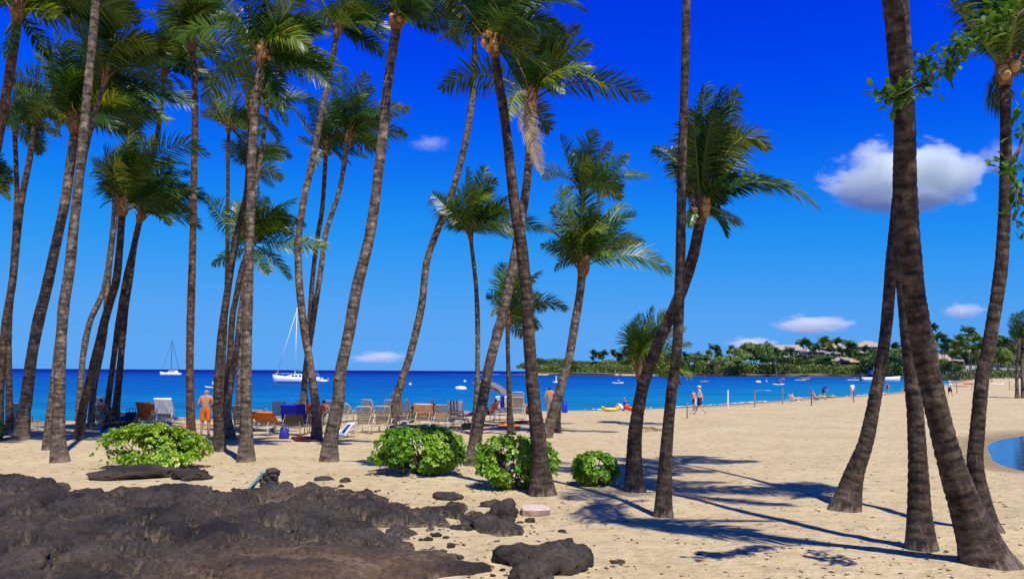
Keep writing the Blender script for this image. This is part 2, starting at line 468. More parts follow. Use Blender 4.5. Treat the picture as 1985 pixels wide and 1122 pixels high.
def H(x, y, full=False):
    x = np.asarray(x, float); y = np.asarray(y, float)
    sdl = signed_dist(x, y, land_poly)
    wob = (fbm(x * 0.12, y * 0.12, 3) - 0.5) * 1.2
    s2 = sdl + wob * np.clip(np.hypot(x, y) / 100, 0.3, 2)
    near = np.minimum(-0.4 + 0.045 * s2, 0.0)
    near = np.where(s2 < 0, -0.4 + 0.08 * s2, near)
    # right-hand beach rises gently inland
    rise = sstep(110, 330, y) * np.clip(s2 / 90, 0, 1) * 2.2
    near = near + rise
    # far headland: rocky lip, then slope
    far = sstep(330, 420, y - 0.18 * np.maximum(x - 150, 0))
    fh = np.where(s2 < 0, -0.4 + 0.3 * s2, -0.4 + np.minimum(s2 * 0.35, 2.2) + 0.030 * np.clip(s2 - 20, 0, 260))
    fh = fh + (fbm(x * 0.08, y * 0.08, 8) - 0.5) * 1.6 * (s2 > 0) * sstep(0, 10, s2)
    z = near * (1 - far) + fh * far
    # pond hollow
    sp = signed_dist(x, y, pond_poly)
    hp = np.where(sp > 0, -0.12 - 0.08 * sp, -0.12 + 0.05 * -sp)
    z = np.where(sp > -3, np.minimum(z, hp), z)
    # small scale unevenness
    r = np.hypot(x, y)
    fine = (fbm(x * 0.6, y * 0.6, 11) - 0.47) * 0.10 + (fbm(x * 2.6, y * 2.6, 21, 3) - 0.44) * 0.045
    z = z + fine * sstep(0.5, 6, s2) * sstep(-1.0, -4.0, sp) * np.clip(1.6 - r / 120, 0, 1)
    z = np.maximum(z, -6)
    if not full: return z
    wet = sstep(5.0, 0.5, s2) * (s2 > -4) * (1 - far)
    wet = np.maximum(wet, sstep(-2.2, -0.2, sp))
    soil = far * sstep(6, 16, s2)
    rock = far * sstep(16, 5, s2) * (fbm(x * 0.05, y * 0.05, 31) < 0.56)
    return z, wet, soil, rock

def Hs(x, y): return float(H(np.array([x]), np.array([y]))[0])

def G(px, py):
    """point of the ground seen at a photo pixel"""
    z = 0.0
    for _ in range(12):
        p = at_z(px, py, z); z = 0.5 * z + 0.5 * Hs(p.x, p.y)
    p = at_z(px, py, z); p.z = Hs(p.x, p.y)
    return p

ang = np.concatenate([np.linspace(-180, -46, 60, endpoint=False), np.linspace(-46, 46, 420, endpoint=False), np.linspace(46, 180, 60, endpoint=False)])
rad = np.concatenate([np.geomspace(0.6, 60, 210, endpoint=False), np.geomspace(60, 1500, 150)])
A, RR = np.meshgrid(np.radians(ang), rad)
gx = (RR * np.sin(A)).ravel(); gy = (RR * np.cos(A)).ravel()
gz, wet, soil, rock = H(gx, gy, True)
na, nr = len(ang), len(rad)
idx = np.arange(na * nr).reshape(nr, na)
a_ = idx[:-1]; b_ = idx[1:]
q = np.stack([a_, b_, np.roll(b_, -1, 1), np.roll(a_, -1, 1)], -1).reshape(-1, 4)
me = mk_mesh('sand', np.stack([gx, gy, gz], 1), q, SAND, True, attrs={'wet': wet, 'soil': soil, 'rock': rock})
tag(obj('sand', me), 'pale tan beach sand with footprints and crumbs', kind='structure')

sa = np.radians(np.linspace(-70, 70, 240)); sr = np.concatenate([np.geomspace(15, 900, 150), np.geomspace(1000, 80000, 40)])
A2, R2 = np.meshgrid(sa, sr); sxx = (R2 * np.sin(A2)).ravel(); syy = (R2 * np.cos(A2)).ravel()
sdd = -signed_dist(sxx, syy, land_poly); shal = np.exp(-np.clip(sdd, 0, None) / 26.0) * 0.65
idx = np.arange(len(sa) * len(sr)).reshape(len(sr), len(sa))
q = np.stack([idx[:-1, :-1], idx[1:, :-1], idx[1:, 1:], idx[:-1, 1:]], -1).reshape(-1, 4)
q = q[(sdd > -60)[q].any(1)]
me = mk_mesh('sea', np.stack([sxx, syy, np.full(len(sxx), SEA_Z)], 1), q, SEA, True, attrs={'shallow': shal})
tag(obj('sea', me), 'deep blue sea reaching the horizon', kind='structure')
pc = np.mean(pond_poly, 0)
pv = [(pc[0] + (x - pc[0]) * 1.12, pc[1] + (y - pc[1]) * 1.12, -0.125) for x, y in pond_poly]
tag(obj('pond', mk_mesh('pond', pv, [tuple(range(len(pv)))], POND)), 'still blue pool of water in the sand at right', kind='structure')

# ------------------------------------------------------------------ lava outcrop (height field)
lava_px = [(-160, 925), (60, 922), (125, 934), (165, 952), (240, 948), (330, 950), (420, 947), (480, 940), (560, 938), (650, 936), (705, 944), (755, 958),
           (790, 978), (850, 975), (905, 975), (945, 990), (1000, 1008), (1012, 1018), (960, 1026), (905, 1018), (850, 1010), (800, 1022), (840, 1040),
           (905, 1062), (950, 1080), (940, 1100), (850, 1108), (780, 1115), (740, 1135), (700, 1180), (300, 1210), (-160, 1230)]
lava_poly = [tuple(at_z(x, y, 0.12)[:2]) for x, y in lava_px]
lx = np.array([p[0] for p in lava_poly]); ly = np.array([p[1] for p in lava_poly])
X, Y = np.meshgrid(np.arange(max(lx.min(), -11.5) - .6, lx.max() + .6, 0.04), np.arange(max(ly.min(), 6.6), ly.max() + .6, 0.045))
xs, ys = X.ravel(), Y.ravel()
sdv = signed_dist(xs, ys, lava_poly) + (fbm(xs * 1.4, ys * 1.4, 40) - 0.48) * 0.9
wx = xs + (fbm(xs * 0.9, ys * 0.9, 44) - .5) * 1.0; wy = ys + (fbm(xs * 0.9 + 9, ys * 0.9, 45) - .5) * 1.0
f1, f2, cid = worley(wx * 0.62, wy * 1.15, 50)
g1, g2, cid2 = worley(wx * 1.9, wy * 2.6, 60)
k1, k2, cid3 = worley(wx * 4.5, wy * 5.2, 66)
def ridged(x, y, s, o=4):
    v = 0; a = 0.5
    for k in range(o):
        v = v + a * (1 - np.abs(2 * vnoise(x * 2 ** k, y * 2 ** k, s + k * 13) - 1)); a *= 0.5
    return v
rough_side = sstep(-2.6, -5.2, xs) * sstep(8.0, 9.6, ys)
rough_mid = np.maximum(sstep(11.0, 12.4, ys - 0.10 * xs), sstep(-1.4, 0.2, xs) * 0.9)
rough = np.clip(np.maximum(rough_mid, rough_side) + (fbm(xs * .5, ys * .5, 99) - .55) * .9, 0, 1)
edge = np.clip(sdv * 2.2, 0, 1)
def plates(x, y, s, tilt, hv):
    """broken plates: each cell has its own height and slope; returns height and joint distance"""
    ix = np.floor(x); iy = np.floor(y); b1 = np.full(x.shape, 9.0); b2 = b1.copy(); h = np.zeros(x.shape)
    for dx in (-1, 0, 1):
        for dy in (-1, 0, 1):
            cx = ix + dx; cy = iy + dy
            ox = cx + .1 + .8 * _h(cx, cy, s) - x; oy = cy + .1 + .8 * _h(cx, cy, s + 5) - y
            d = np.hypot(ox, oy)
            hh = (_h(cx, cy, s + 9) - .5) * hv - ox * (_h(cx, cy, s + 13) - .5) * tilt - oy * (_h(cx, cy, s + 17) - .5) * tilt
            m = d < b1; b2 = np.where(m, b1, np.minimum(b2, d)); h = np.where(m, hh, h); b1 = np.where(m, d, b1)
    return h, b2 - b1
big, jb = plates(wx * 0.42, wy * 0.95, 150, .16, .14)
mid, jm = plates(wx * 1.05, wy * 1.7, 160, .30, .17)
sml, js = plates(xs * 2.9 + .3 * wx, ys * 3.4, 170, .20, .075)
plate = 0.21 * np.sqrt(np.clip(sdv / 1.2, 0, 1)) * (0.75 + 0.6 * fbm(xs * 0.3, ys * 0.4, 47, 3))
lz = plate + edge * ((1 - rough) * big + rough * mid + (0.15 + 0.85 * rough) * sml * (fbm(xs * .9, ys * .9, 180) > .40))
lz += edge * (1 - rough) * (fbm(wx * 0.8, wy * 2.2, 90, 4) - .47) * 0.16
round_m = np.clip(jm * 2.2, 0, 1) ** .5
lz -= rough * (1 - round_m) * 0.12 + (1 - np.clip(jb * 5, 0, 1) ** .5) * 0.05
lz -= sstep(0.07, 0.0, jm) * rough * 0.22 + sstep(0.035, 0.0, jb) * 0.14 * (fbm(xs, ys, 181) > .46) + sstep(0.10, 0.0, js) * 0.05 * rough
lz += rough_side * (0.03 + 0.22 * (fbm(xs * .8, ys * .8, 71) - .45))
ropey = np.sin((wy * 3.4 + wx * 0.6) * 6.0 + 5 * fbm(xs * 1.2, ys * 1.2, 49)) * 0.010 * (1 - rough)
lz += ropey * edge + (fbm(xs * 6, ys * 6, 53) - .45) * 0.045 * (.4 + .6 * rough) + (fbm(xs * 15, ys * 15, 54, 2) - .4) * 0.022
hole = sstep(0.645, 0.71, fbm(xs * 0.8 + 3, ys * 1.2, 58, 3) * 1.08) * sstep(0, .5, sdv)
lz = lz - hole * 0.36
crack = sstep(0.10, 0.0, jm) * rough
base = H(xs, ys)
inside = sstep(-0.02, 0.12, sdv)
lzz = base + (lz + 0.0) * inside - 0.22 * (1 - inside)
dust = np.clip(sstep(0.03, -0.02, lz - 0.03) + crack * 0.5 * (fbm(xs * 2, ys * 2, 80) > .5) + hole * .5 + 0.55 * (1 - rough) * sstep(.52, .66, fbm(wx * 0.9, wy * 2.6, 83)), 0, 1)
ny, nx = X.shape
idx = np.arange(nx * ny).reshape(ny, nx)
q = np.stack([idx[:-1, :-1], idx[:-1, 1:], idx[1:, 1:], idx[1:, :-1]], -1).reshape(-1, 4)
keep = (sdv > -0.45)[q].any(1); q = q[keep]
used = np.unique(q); rem = -np.ones(nx * ny, int); rem[used] = np.arange(len(used)); q = rem[q]
rng = np.random.default_rng(12); V = []; Fc = []; b = 0; v0_, f0_ = None, None
me = mk_mesh('lava_outcrop', np.stack([xs, ys, lzz], 1)[used], q, LAVA, True, attrs={'dust': dust[used], 'rough': rough[used]})
tag(obj('lava_outcrop', me), 'dark brown lava outcrop with cracks and sandy hollows in front', kind='structure')

# loose boulders ---------------------------------------------------
def ico(sub):
    import bmesh
    bm = bmesh.new(); bmesh.ops.create_icosphere(bm, subdivisions=sub, radius=1.0)
    v = np.array([p.co[:] for p in bm.verts]); f = [tuple(x.index for x in q.verts) for q in bm.faces]; bm.free()
    return v, f
ICO3 = ico(4); ICO2 = ico(2); ICO1 = ico(1)

def boulder(name, px, py, wpx, hpx, seed, label, cat='boulder', mat=None, depth=0.8, group=None, flat=0.35):
    p = G(px, py); s = mpp(p); w = wpx * s / 2; h = hpx * s
    v, f = ICO3; v = v.copy()
    n = v / np.linalg.norm(v, axis=1, keepdims=True)
    d = 0.75 + 0.55 * (fbm(n[:, 0] * 1.6 + seed * 3.1, n[:, 1] * 1.6 + n[:, 2] * 1.3, seed) - .2)
    a1, a2, ci = worley(n[:, 0] * 1.9 + seed + n[:, 2], n[:, 1] * 1.9 - n[:, 2] * .8, seed + 3)
    d += (ci - .5) * 0.22 - sstep(.12, 0, a2 - a1) * 0.10 + (fbm(n[:, 0] * 7 + n[:, 2] * 3, n[:, 1] * 7 - n[:, 2] * 4, seed + 8) - .45) * 0.13
    v = n * d[:, None]
    v[:, 2] = np.where(v[:, 2] < -flat, -flat + (v[:, 2] + flat) * .2, v[:, 2])
    v[:, 0] *= w; v[:, 1] *= w * depth; v[:, 2] = (v[:, 2] + flat) * h / (1.0 + flat) - 0.04
    o = obj(name, mk_mesh(name, v, f, mat or LAVA, True, attrs={'rough': np.full(len(v), .85)}), None, (p.x, p.y + w * depth * .5, p.z), (0, 0, seed * 1.3))
    return tag(o, label, cat, group)

BOUL = [(1092, 1108, 150, 66, 3, 'biggest black lava boulder at the right end of the lava'),
        (1120, 1096, 82, 42, 4, 'pitted black boulder leaning against the biggest one on its right'),
        (1010, 1092, 110, 44, 5, 'low cracked lava boulder left of the biggest black boulder'),
        (1030, 1126, 120, 46, 6, 'grey lava boulder cut by the bottom edge in front of the black boulders'),
        (975, 1004, 68, 42, 7, 'tilted lava block lying near the flat pale stone'),
        (940, 1022, 70, 30, 8, 'low lava stone beside the tilted block on sand'),
        (870, 968, 74, 20, 9, 'smooth low lava rock behind the outcrop near the second bush'),
        (958, 982, 60, 17, 10, 'small low lava rock between the bushes and the tilted block'),
        (1028, 1012, 30, 14, 11, 'small dark stone beside the flat pale stone'),
        (985, 1008, 34, 12, 12, 'thin dark stone left of the flat pale stone'),
        (1197, 1092, 44, 12, 13, 'flat brown stone half buried right of the boulders'),
        (1178, 1103, 30, 8, 14, 'small brown stone nearest the black boulders'),
        (250, 926, 170, 26, 15, 'long low grey rock under the yellow green bush'),
        (360, 928, 110, 22, 16, 'low grey rock at the right foot of the yellow green bush'),
        (625, 931, 40, 12, 17, 'small flat rock behind the outcrop left of the second bush'),
        (668, 934, 30, 12, 18, 'tiny round rock on the back edge of the outcrop'),
        (60, 1000, 150, 60, 19, 'large shadowed lava boulder at the left edge'),
        (-5, 1060, 130, 60, 20, 'dark rounded boulder cut by the left edge'),
        (20, 1130, 170, 70, 21, 'rounded lava boulder in the bottom left corner')]
V = []; Fc = []; b = 0; v0_, f0_ = ICO1
for i in range(230):
    a = rng.integers(0, len(lava_poly)); p0 = np.array(lava_poly[a]); p1 = np.array(lava_poly[(a + 1) % len(lava_poly)])
    q_ = p0 + (p1 - p0) * rng.random() + rng.normal(0, .38, 2)
    if q_[1] < 7 or abs(q_[0]) > 9: continue
    r_ = .018 + .055 * rng.random() ** 3
    n_ = v0_ * (1 + rng.normal(0, .16, (len(v0_), 1))) * np.array([r_ * rng.uniform(.9, 1.6), r_ * 1.1, r_ * .7]) + np.array([q_[0], q_[1], Hs(q_[0], q_[1]) + r_ * .25])
    V += n_.tolist(); Fc += [tuple(j + b for j in f) for f in f0_]; b += len(v0_)
tag(obj('lava_rubble', mk_mesh('lava_rubble', V, Fc, LAVA, attrs={'rough': np.ones(len(V))})), 'small broken lava stones strewn around the outcrop', kind='stuff')
for x, y, w, h, s, lab in BOUL: boulder('lava_boulder', x, y, w, h, s, lab)
# ------------------------------------------------------------------ coconut palms
WIND = np.array([0.86, 0.30, 0.0])
GRAV = np.array([0.0, 0.0, -1.0])

def nrm(a): return a / np.maximum(np.linalg.norm(a, axis=-1, keepdims=True), 1e-9)

def frond_mesh(path, leaf, rng, nl=54, seg=3, r0=0.035, w0=0.028, mat=None, twist=None, droop=0.5, wind=0.45, bare=0.16):
    """path: (k,3) rachis points from crown to tip"""
    path = np.asarray(path, float); k = len(path)
    dl = np.linalg.norm(np.diff(path, axis=0), axis=1); cum = np.concatenate([[0], np.cumsum(dl)]); L = cum[-1]
    def pos(t):
        s = t * L; return np.stack([np.interp(s, cum, path[:, i]) for i in range(3)], -1)
    def tan(t): return nrm(pos(np.clip(t + .03, 0, 1)) - pos(np.clip(t - .03, 0, 1)))
    # rachis: triangular tube
    tt = np.linspace(0, 1, 9); P = pos(tt); T = tan(tt)
    hor = path[-1] - path[0]; hor[2] = 0; hor = nrm(hor)
    def frame(T):
        tz = np.abs(T[:, 2:3])
        N0 = np.array([0, 0, 1.0]) * (1.0 - tz) - hor * tz * np.sign(T[:, 2:3])
        S = nrm(np.cross(T, N0)); N = np.cross(S, T); return S, N
    S, N = frame(T)
    rr = r0 * (1 - 0.85 * tt)
    verts = []; faces = []; tint = []
    for c, s in ((1, 0), (-0.5, 0.87), (-0.5, -0.87)):
        verts.append(P + (N * c + S * s) * rr[:, None])
    V = np.stack(verts, 1).reshape(-1, 3); n0 = len(V)
    fa = []
    for i in range(8):
        for j in range(3):
            fa.append((i * 3 + j, i * 3 + (j + 1) % 3, i * 3 + 3 + (j + 1) % 3, i * 3 + 3 + j))
    allV = [V]; tint.append(np.full(n0, 0.85))
    base = n0
    tw = rng.uniform(0.35, 1.25) * (1 if rng.random() < .5 else -1) if twist is None else twist
    for side in (-1, 1):
        t = np.linspace(bare, 0.995, nl) + rng.normal(0, 0.004, nl); t = np.clip(t, 0, 1)
        P = pos(t); T = tan(t); S, N = frame(T)
        ca, sa = math.cos(tw), math.sin(tw)
        S2 = S * ca + N * sa; N2 = N * ca - S * sa
        prof = np.clip(np.sin(np.pi * np.clip((t - bare) / (1 - bare) * 0.80 + 0.16, 0, 1)) ** 0.7, 0.25, 1)
        ln = leaf * prof * rng.uniform(0.80, 1.2, nl)
        fwd = 0.38 + 0.95 * t ** 2
        D = nrm(S2 * side + T * fwd[:, None] + N2 * 0.22 + rng.normal(0, 0.10, (nl, 3)))
        Wd = nrm(T - D * np.sum(T * D, 1, keepdims=True))
        width = w0 * (0.8 + 0.4 * prof)
        p = P.copy(); pts = [p]; ds = [D]
        d = D
        for s_ in range(seg):
            d = nrm(d + GRAV * droop * (0.28 + 0.25 * s_) + WIND * wind * (0.30 + 0.12 * s_) + rng.normal(0, 0.05, (nl, 3)))
            p = p + d * (ln / seg)[:, None]; pts.append(p); ds.append(d)
        prof_w = [0.55, 1.0, 0.8][:seg] if seg == 3 else [0.7, 1.0]
        blk = []
        for s_ in range(seg):
            blk.append(pts[s_] - Wd * (width * prof_w[s_])[:, None]); blk.append(pts[s_] + Wd * (width * prof_w[s_])[:, None])
        blk.append(pts[seg])
        nv = 2 * seg + 1
        B = np.stack(blk, 1).reshape(-1, 3); allV.append(B)
        tint.append(np.repeat(rng.uniform(0, 0.9, nl), nv))
        for i in range(nl):
            o = base + i * nv
            for s_ in range(seg - 1):
                fa.append((o + 2 * s_, o + 2 * s_ + 1, o + 2 * s_ + 3, o + 2 * s_ + 2))
            fa.append((o + 2 * seg - 2, o + 2 * seg - 1, o + 2 * seg))
        base += nl * nv
    return mk_mesh('frond', np.concatenate(allV), fa, mat or FROND, False, attrs={'tint': np.concatenate(tint)})

def bez(p0, p1, p2, n=14):
    t = np.linspace(0, 1, n)[:, None]
    return (1 - t) ** 2 * p0 + 2 * t * (1 - t) * p1 + t * t * p2

def wind_path(c, az, el, L, rng, g=0.10, w=0.16, n=12):
    d = np.array([math.cos(az) * math.cos(el), math.sin(az) * math.cos(el), math.sin(el)])
    p = np.array(c, float); out = [p.copy()]
    for i in range(n):
        t = i / n
        d = nrm(d + GRAV * g * (0.5 + 1.6 * t) + WIND * w * (0.4 + 0.9 * t))
        p = p + d * L / n; out.append(p.copy())
    return np.array(out)

def catmull(pts, step):
    pts = np.asarray(pts, float)
    P = np.vstack([2 * pts[0] - pts[1], pts, 2 * pts[-1] - pts[-2]])
    out = []
    for i in range(1, len(P) - 2):
        n = max(2, int(np.linalg.norm(P[i + 1] - P[i]) / step))
        t = np.linspace(0, 1, n, endpoint=False)[:, None]
        a, b, c, d = P[i - 1], P[i], P[i + 1], P[i + 2]
        out.append(0.5 * (2 * b + (c - a) * t + (2 * a - 5 * b + 4 * c - d) * t * t + (-a + 3 * b - 3 * c + d) * t ** 3))
    out.append(P[-2][None]); return np.vstack(out)

def trunk_mesh(pts, rb, r1, r2, rng, step=0.06, sides=14, mat=None, flare=0.55, root=0.0):
    C = catmull(pts, step); n = len(C)
    dl = np.linalg.norm(np.diff(C, axis=0), axis=1); s = np.concatenate([[0], np.cumsum(dl)]); L = s[-1]
    rad = r1 + (r2 - r1) * (s / L) ** 0.8 + (rb - r1) * np.exp(-s / flare)
    rad = rad * (1 + .12 * (vnoise(s * .9 + C[0, 0] * 9, s * 0 + 3.3, 4) - .5) + .06 * (vnoise(s * 3.1, s * 0 + C[-1, 0] * 5, 6) - .5))
    # ring scars with irregular spacing
    scar_pos = []; q = 0.15
    while q < L: scar_pos.append(q); q += rng.uniform(0.085, 0.16)
    scar_pos = np.array(scar_pos)
    ci = np.searchsorted(scar_pos, s); lo = np.where(ci > 0, scar_pos[np.clip(ci - 1, 0, len(scar_pos) - 1)], 0)
    hi = np.where(ci < len(scar_pos), scar_pos[np.clip(ci, 0, len(scar_pos) - 1)], L)
    ph = (s - lo) / np.maximum(hi - lo, 1e-3)
    T = nrm(np.gradient(C, axis=0)); ref = np.array([0, 1.0, 0])
    A = nrm(np.cross(T, ref)); B = np.cross(T, A)
    th = np.linspace(0, 2 * np.pi, sides, endpoint=False)
    TH, SS = np.meshgrid(th, s)
    nz = fbm(np.cos(TH) * 2.2 + 5, np.sin(TH) * 2.2 + SS * 1.3, 5, 3) - 0.45
    nz2 = vnoise(TH * 1.6, SS * 9, 9) - .5
    wig = (vnoise(TH * 1.2 + 7, SS * 2.0, 12) - .5) * 0.7
    phw = np.clip(np.abs(((ph[:, None] + wig * 0.35 + 0.5) % 1.0) - 0.5) * 2, 0, 1)   # 0 on a scar
    fade = np.clip(s / 1.2, 0.25, 1)[:, None]
    RRm = rad[:, None] * (1 + 0.10 * nz + 0.035 * nz2 - 0.085 * fade * (1 - phw) ** 2)
    RRm *= 1 + 0.42 * np.exp(-SS / 0.20) * (fbm(np.cos(TH) * 3 + 3, np.sin(TH) * 3 + C[0, 0] * 3 + SS * 3, 8, 3) - .46)
    if root > 0:
        RRm *= 1 + root * np.exp(-SS / 0.28) * (0.5 + 0.5 * np.sin(TH * 5 + 3 * nz))
    V = C[:, None, :] + (A[:, None, :] * np.cos(TH)[..., None] + B[:, None, :] * np.sin(TH)[..., None]) * RRm[..., None]
    scar = sstep(0.42, 0.08, phw) * (0.5 + 0.5 * fade) * np.clip(0.65 + 0.8 * nz2, 0, 1)
    uv = np.stack([TH / (2 * np.pi) * 2 * np.pi * 0.17, SS], -1).reshape(-1, 2)
    uv[:, 0] = np.abs(((uv[:, 0] / (2 * np.pi * .17)) * 2 - 1)) * 0.55
    idx = np.arange(n * sides).reshape(n, sides)
    q = np.stack([idx[:-1], np.roll(idx[:-1], -1, 1), np.roll(idx[1:], -1, 1), idx[1:]], -1).reshape(-1, 4)
    return mk_mesh('trunk', V.reshape(-1, 3), q, mat, True, uv=uv, attrs={'scar': scar.ravel()}), rad, C

PALM_N = [0]
NUT = simple('coconut_husk', (0.42, 0.24, 0.08), .6, .3, 6)
def palm(base, pts, crown, wb, w1, w2, fronds, label, bark=0, fill=8, flen=None, fill_el=(0.1, 1.35), off_base=None, group='coconut palms on the beach',
         lean=0.0, root=0.0, dead=(), leaf=None, fib=1.0, sway=1.0, step=None, nuts=0):
    """base: photo pixel where the trunk meets sand; pts: trunk pixels upward; crown: pixel of crown heart;
    fronds: (ctrl x, ctrl y, tip x, tip y[, depth offset]); lean: metres the top stands farther away than the base"""
    PALM_N[0] += 1
    rng = np.random.default_rng(1000 + PALM_N[0] * 7)
    b = G(*base) if off_base is None else Vector(off_base)
    y0 = b.y
    root_o = empty('palm_tree', b, label, 'palm tree', group)
    s = mpp(b)
    allp = list(pts) + [crown]
    total = len(allp)
    ymin, ymax = crown[1], base[1]
    P = [np.array([b.x, b.y, b.z - 0.12])]
    for (x, y) in allp:
        f = (ymax - y) / max(1, (ymax - ymin))
        P.append(np.array(at_y(x, y, y0 + lean * f ** 1.5)))
    P = np.array(P)
    stp = step or (0.045 if y0 < 20 else 0.06 if y0 < 30 else 0.09)
    bl = np.array(b)
    me, rad, C = trunk_mesh(P - bl, wb * s / 2, w1 * s * .45, w2 * s * .45, rng, stp, 16 if y0 < 20 else 12, TRUNKS[bark], 0.5 if wb < 80 else 0.6, root)
    obj('trunk', me, root_o)
    c = P[-1] - bl; yc = P[-1][1]
    up = nrm(P[-1] - P[-2])
    # fibrous crown shaft with old leaf bases
    m = MB(); rt = w2 * s / 2
    rings = []
    for i, (h, k) in enumerate(((-0.35, 0.98), (-0.18, 1.25), (0.0, 1.45), (0.22, 1.35), (0.5, 0.95), (0.85, 0.4))):
        cc = c + up * h * fib * (0.5 + rt * 3.2)
        rings.append([tuple(cc + np.array([math.cos(a), math.sin(a), 0]) * rt * k * (1 + rng.uniform(-.14, .14))) for a in np.linspace(0, 2 * math.pi, 10, endpoint=False)])
    m.loft(rings)
    for i in range(9):                       # leaf-base stubs
        a = rng.uniform(0, 6.28); d0 = np.array([math.cos(a), math.sin(a), 0])
        p0 = c + d0 * rt * 1.1 + up * rng.uniform(-.2, .3) * fib * 0.7; ln = rng.uniform(.25, .6) * fib
        m.tube([p0, p0 + (d0 * .45 + up * .9) * ln * .5, p0 + (d0 * .8 + up * 1.1) * ln], [rt * .30, rt * .2, rt * .08], 5)
    m.build('crown_base', FIBRE, root_o, True)
    if nuts:
        for i in range(nuts):
            a = -1.57 + rng.uniform(-1.5, 1.5); q_ = c + np.array([math.cos(a), math.sin(a), 0]) * rt * rng.uniform(1.3, 2.0) + up * rng.uniform(-.15, .25)
            m = MB(); m.ball((0, 0, 0), (.085, .085, .11), 8, 6); obj('coconut', m.mesh('coconut', NUT, True), root_o, q_)
    tips = [math.hypot(q[2] - crown[0], q[3] - crown[1]) for q in fronds]
    L0 = flen if flen else (np.percentile(tips, 75) * s * 1.08 if tips else 3.8)
    lf = leaf if leaf else float(np.clip(0.25 * L0 + 0.08, 0.4, 1.05))
    near = y0 < 22
    for k, q in enumerate(fronds):
        dz = q[4] if len(q) > 4 else rng.uniform(-.3, .3) * L0
        p2 = np.array(at_y(q[2], q[3], yc + dz)) - bl
        p1 = np.array(at_y(q[0], q[1], yc + dz * .45)) - bl
        st = c + up * rng.uniform(-.05, .25) * fib * .6
        isd = k in dead
        ln = np.linalg.norm(p2 - c)
        me = frond_mesh(bez(st, p1, p2), lf * float(np.clip(ln / L0 * 1.1, .3, 1.1)) * (.6 if isd else 1), rng, int((72 if near else 58) * float(np.clip(ln / L0, .4, 1))), 3 if near else 2, 0.022 + 0.006 * L0, 0.0048 * L0 + 0.005,
                        FROND_DEAD if isd else None, droop=rng.uniform(.30, .65), wind=rng.uniform(.35, .6) * sway)
        obj('frond', me, root_o)
    for k in range(int(fill * 1.5) + 1):
        az = rng.uniform(0, 6.283); el = rng.uniform(*fill_el)
        if math.cos(az) < -0.2: el = max(el, rng.uniform(.7, 1.35))
        st = c + up * rng.uniform(-.05, .25) * fib * .6
        pth = wind_path(st, az, el, L0 * rng.uniform(.7, .98), rng, rng.uniform(.06, .13), rng.uniform(.10, .20))
        me = frond_mesh(pth, lf * .95, rng, 64 if near else 50, 3 if near else 2, 0.022 + 0.006 * L0, 0.0048 * L0 + 0.005, None, droop=rng.uniform(.3, .6), wind=rng.uniform(.35, .6))
        obj('frond', me, root_o)
    return root_o

# ---- right-hand group
palm((1915, 1092), [(1895, 1045), (1863, 960), (1838, 880), (1815, 790), (1795, 700), (1780, 620), (1768, 540), (1760, 450), (1757, 380), (1755, 300), (1752, 200), (1742, 130), (1735, 50), (1722, -60), (1706, -180)], (1690, -270),
     112, 54, 38, [], 'thick ringed palm with bulging roots leaning left at the right foreground', 1, 6, 3.3, root=0.22, lean=-1.8)
palm((1785, 1064), [(1782, 1000), (1779, 900), (1774, 800), (1765, 700), (1756, 600), (1750, 520), (1746, 450), (1745, 380), (1746, 300), (1747, 200), (1746, 80), (1742, -60)], (1738, -260),
     72, 40, 26, [], 'upright dark palm with a pale grey foot beside the bulging root palm', 1, 6, 3.2, root=0.08)
palm((1634, 988), [(1655, 920), (1680, 850), (1700, 750), (1712, 680), (1721, 600), (1728, 500), (1735, 430), (1742, 350), (1752, 250), (1761, 150), (1757, 50), (1754, -60)], (1750, -230),
     78, 32, 14, [], 'dark palm with wide curved foot leaning right, left of the pair on sand', 1, 6, 3.0, lean=.6)
palm((1917, 1028), [(1901, 972), (1890, 900), (1895, 829), (1905, 722), (1913, 690), (1925, 620), (1935, 560), (1942, 500), (1948, 400), (1950, 300), (1949, 200)], (1948, 135),
     60, 33, 24, [(1890, 60, 1820, -25, -.6), (1925, 20, 1890, -90, .3), (1950, 10, 1950, -110, -.3), (1990, 20, 2020, -80, .5), (2020, 60, 2100, 60, .3), (2000, 110, 2060, 180, -.4), (1965, 60, 1985, -30, -1.2), (1985, 90, 2040, 130, .8)],
     'dark palm at the far right with its fronds at the top right corner', 1, 5, root=0.1, nuts=4)
palm((1285, 1000), [(1287, 950), (1293, 850), (1303, 750), (1312, 680), (1316, 600), (1319, 500), (1321, 400), (1323, 300), (1326, 200), (1329, 100), (1331, 0), (1333, -120)], (1335, -270),
     48, 27, 17, [], 'tall slim straight dark palm in front of the bushy windblown palm', 1, 6, 3.2)
palm((1230, 952), [(1229, 880), (1233, 820), (1246, 750), (1263, 700), (1287, 640), (1310, 590), (1330, 540), (1345, 490), (1355, 440)], (1360, 408),
     54, 30, 24, [(1355, 290, 1366, 168, .3), (1375, 290, 1400, 171, -.2), (1390, 300, 1430, 178, .4), (1425, 205, 1487, 288, -.3), (1450, 290, 1585, 400, .2), (1320, 300, 1270, 288, .3),
                  (1395, 410, 1408, 458, -.5), (1340, 400, 1336, 440, -.4), (1385, 330, 1424, 345, -1.1), (1400, 300, 1440, 262, .8), (1350, 320, 1345, 215, -.5), (1360, 300, 1382, 215, -.8), (1340, 330, 1322, 265, .9), (1380, 340, 1400, 385, -1.2)],
     'curved palm leaning right with a bushy windblown crown beside the slim straight trunk', 1, 3, leaf=.74, nuts=6)
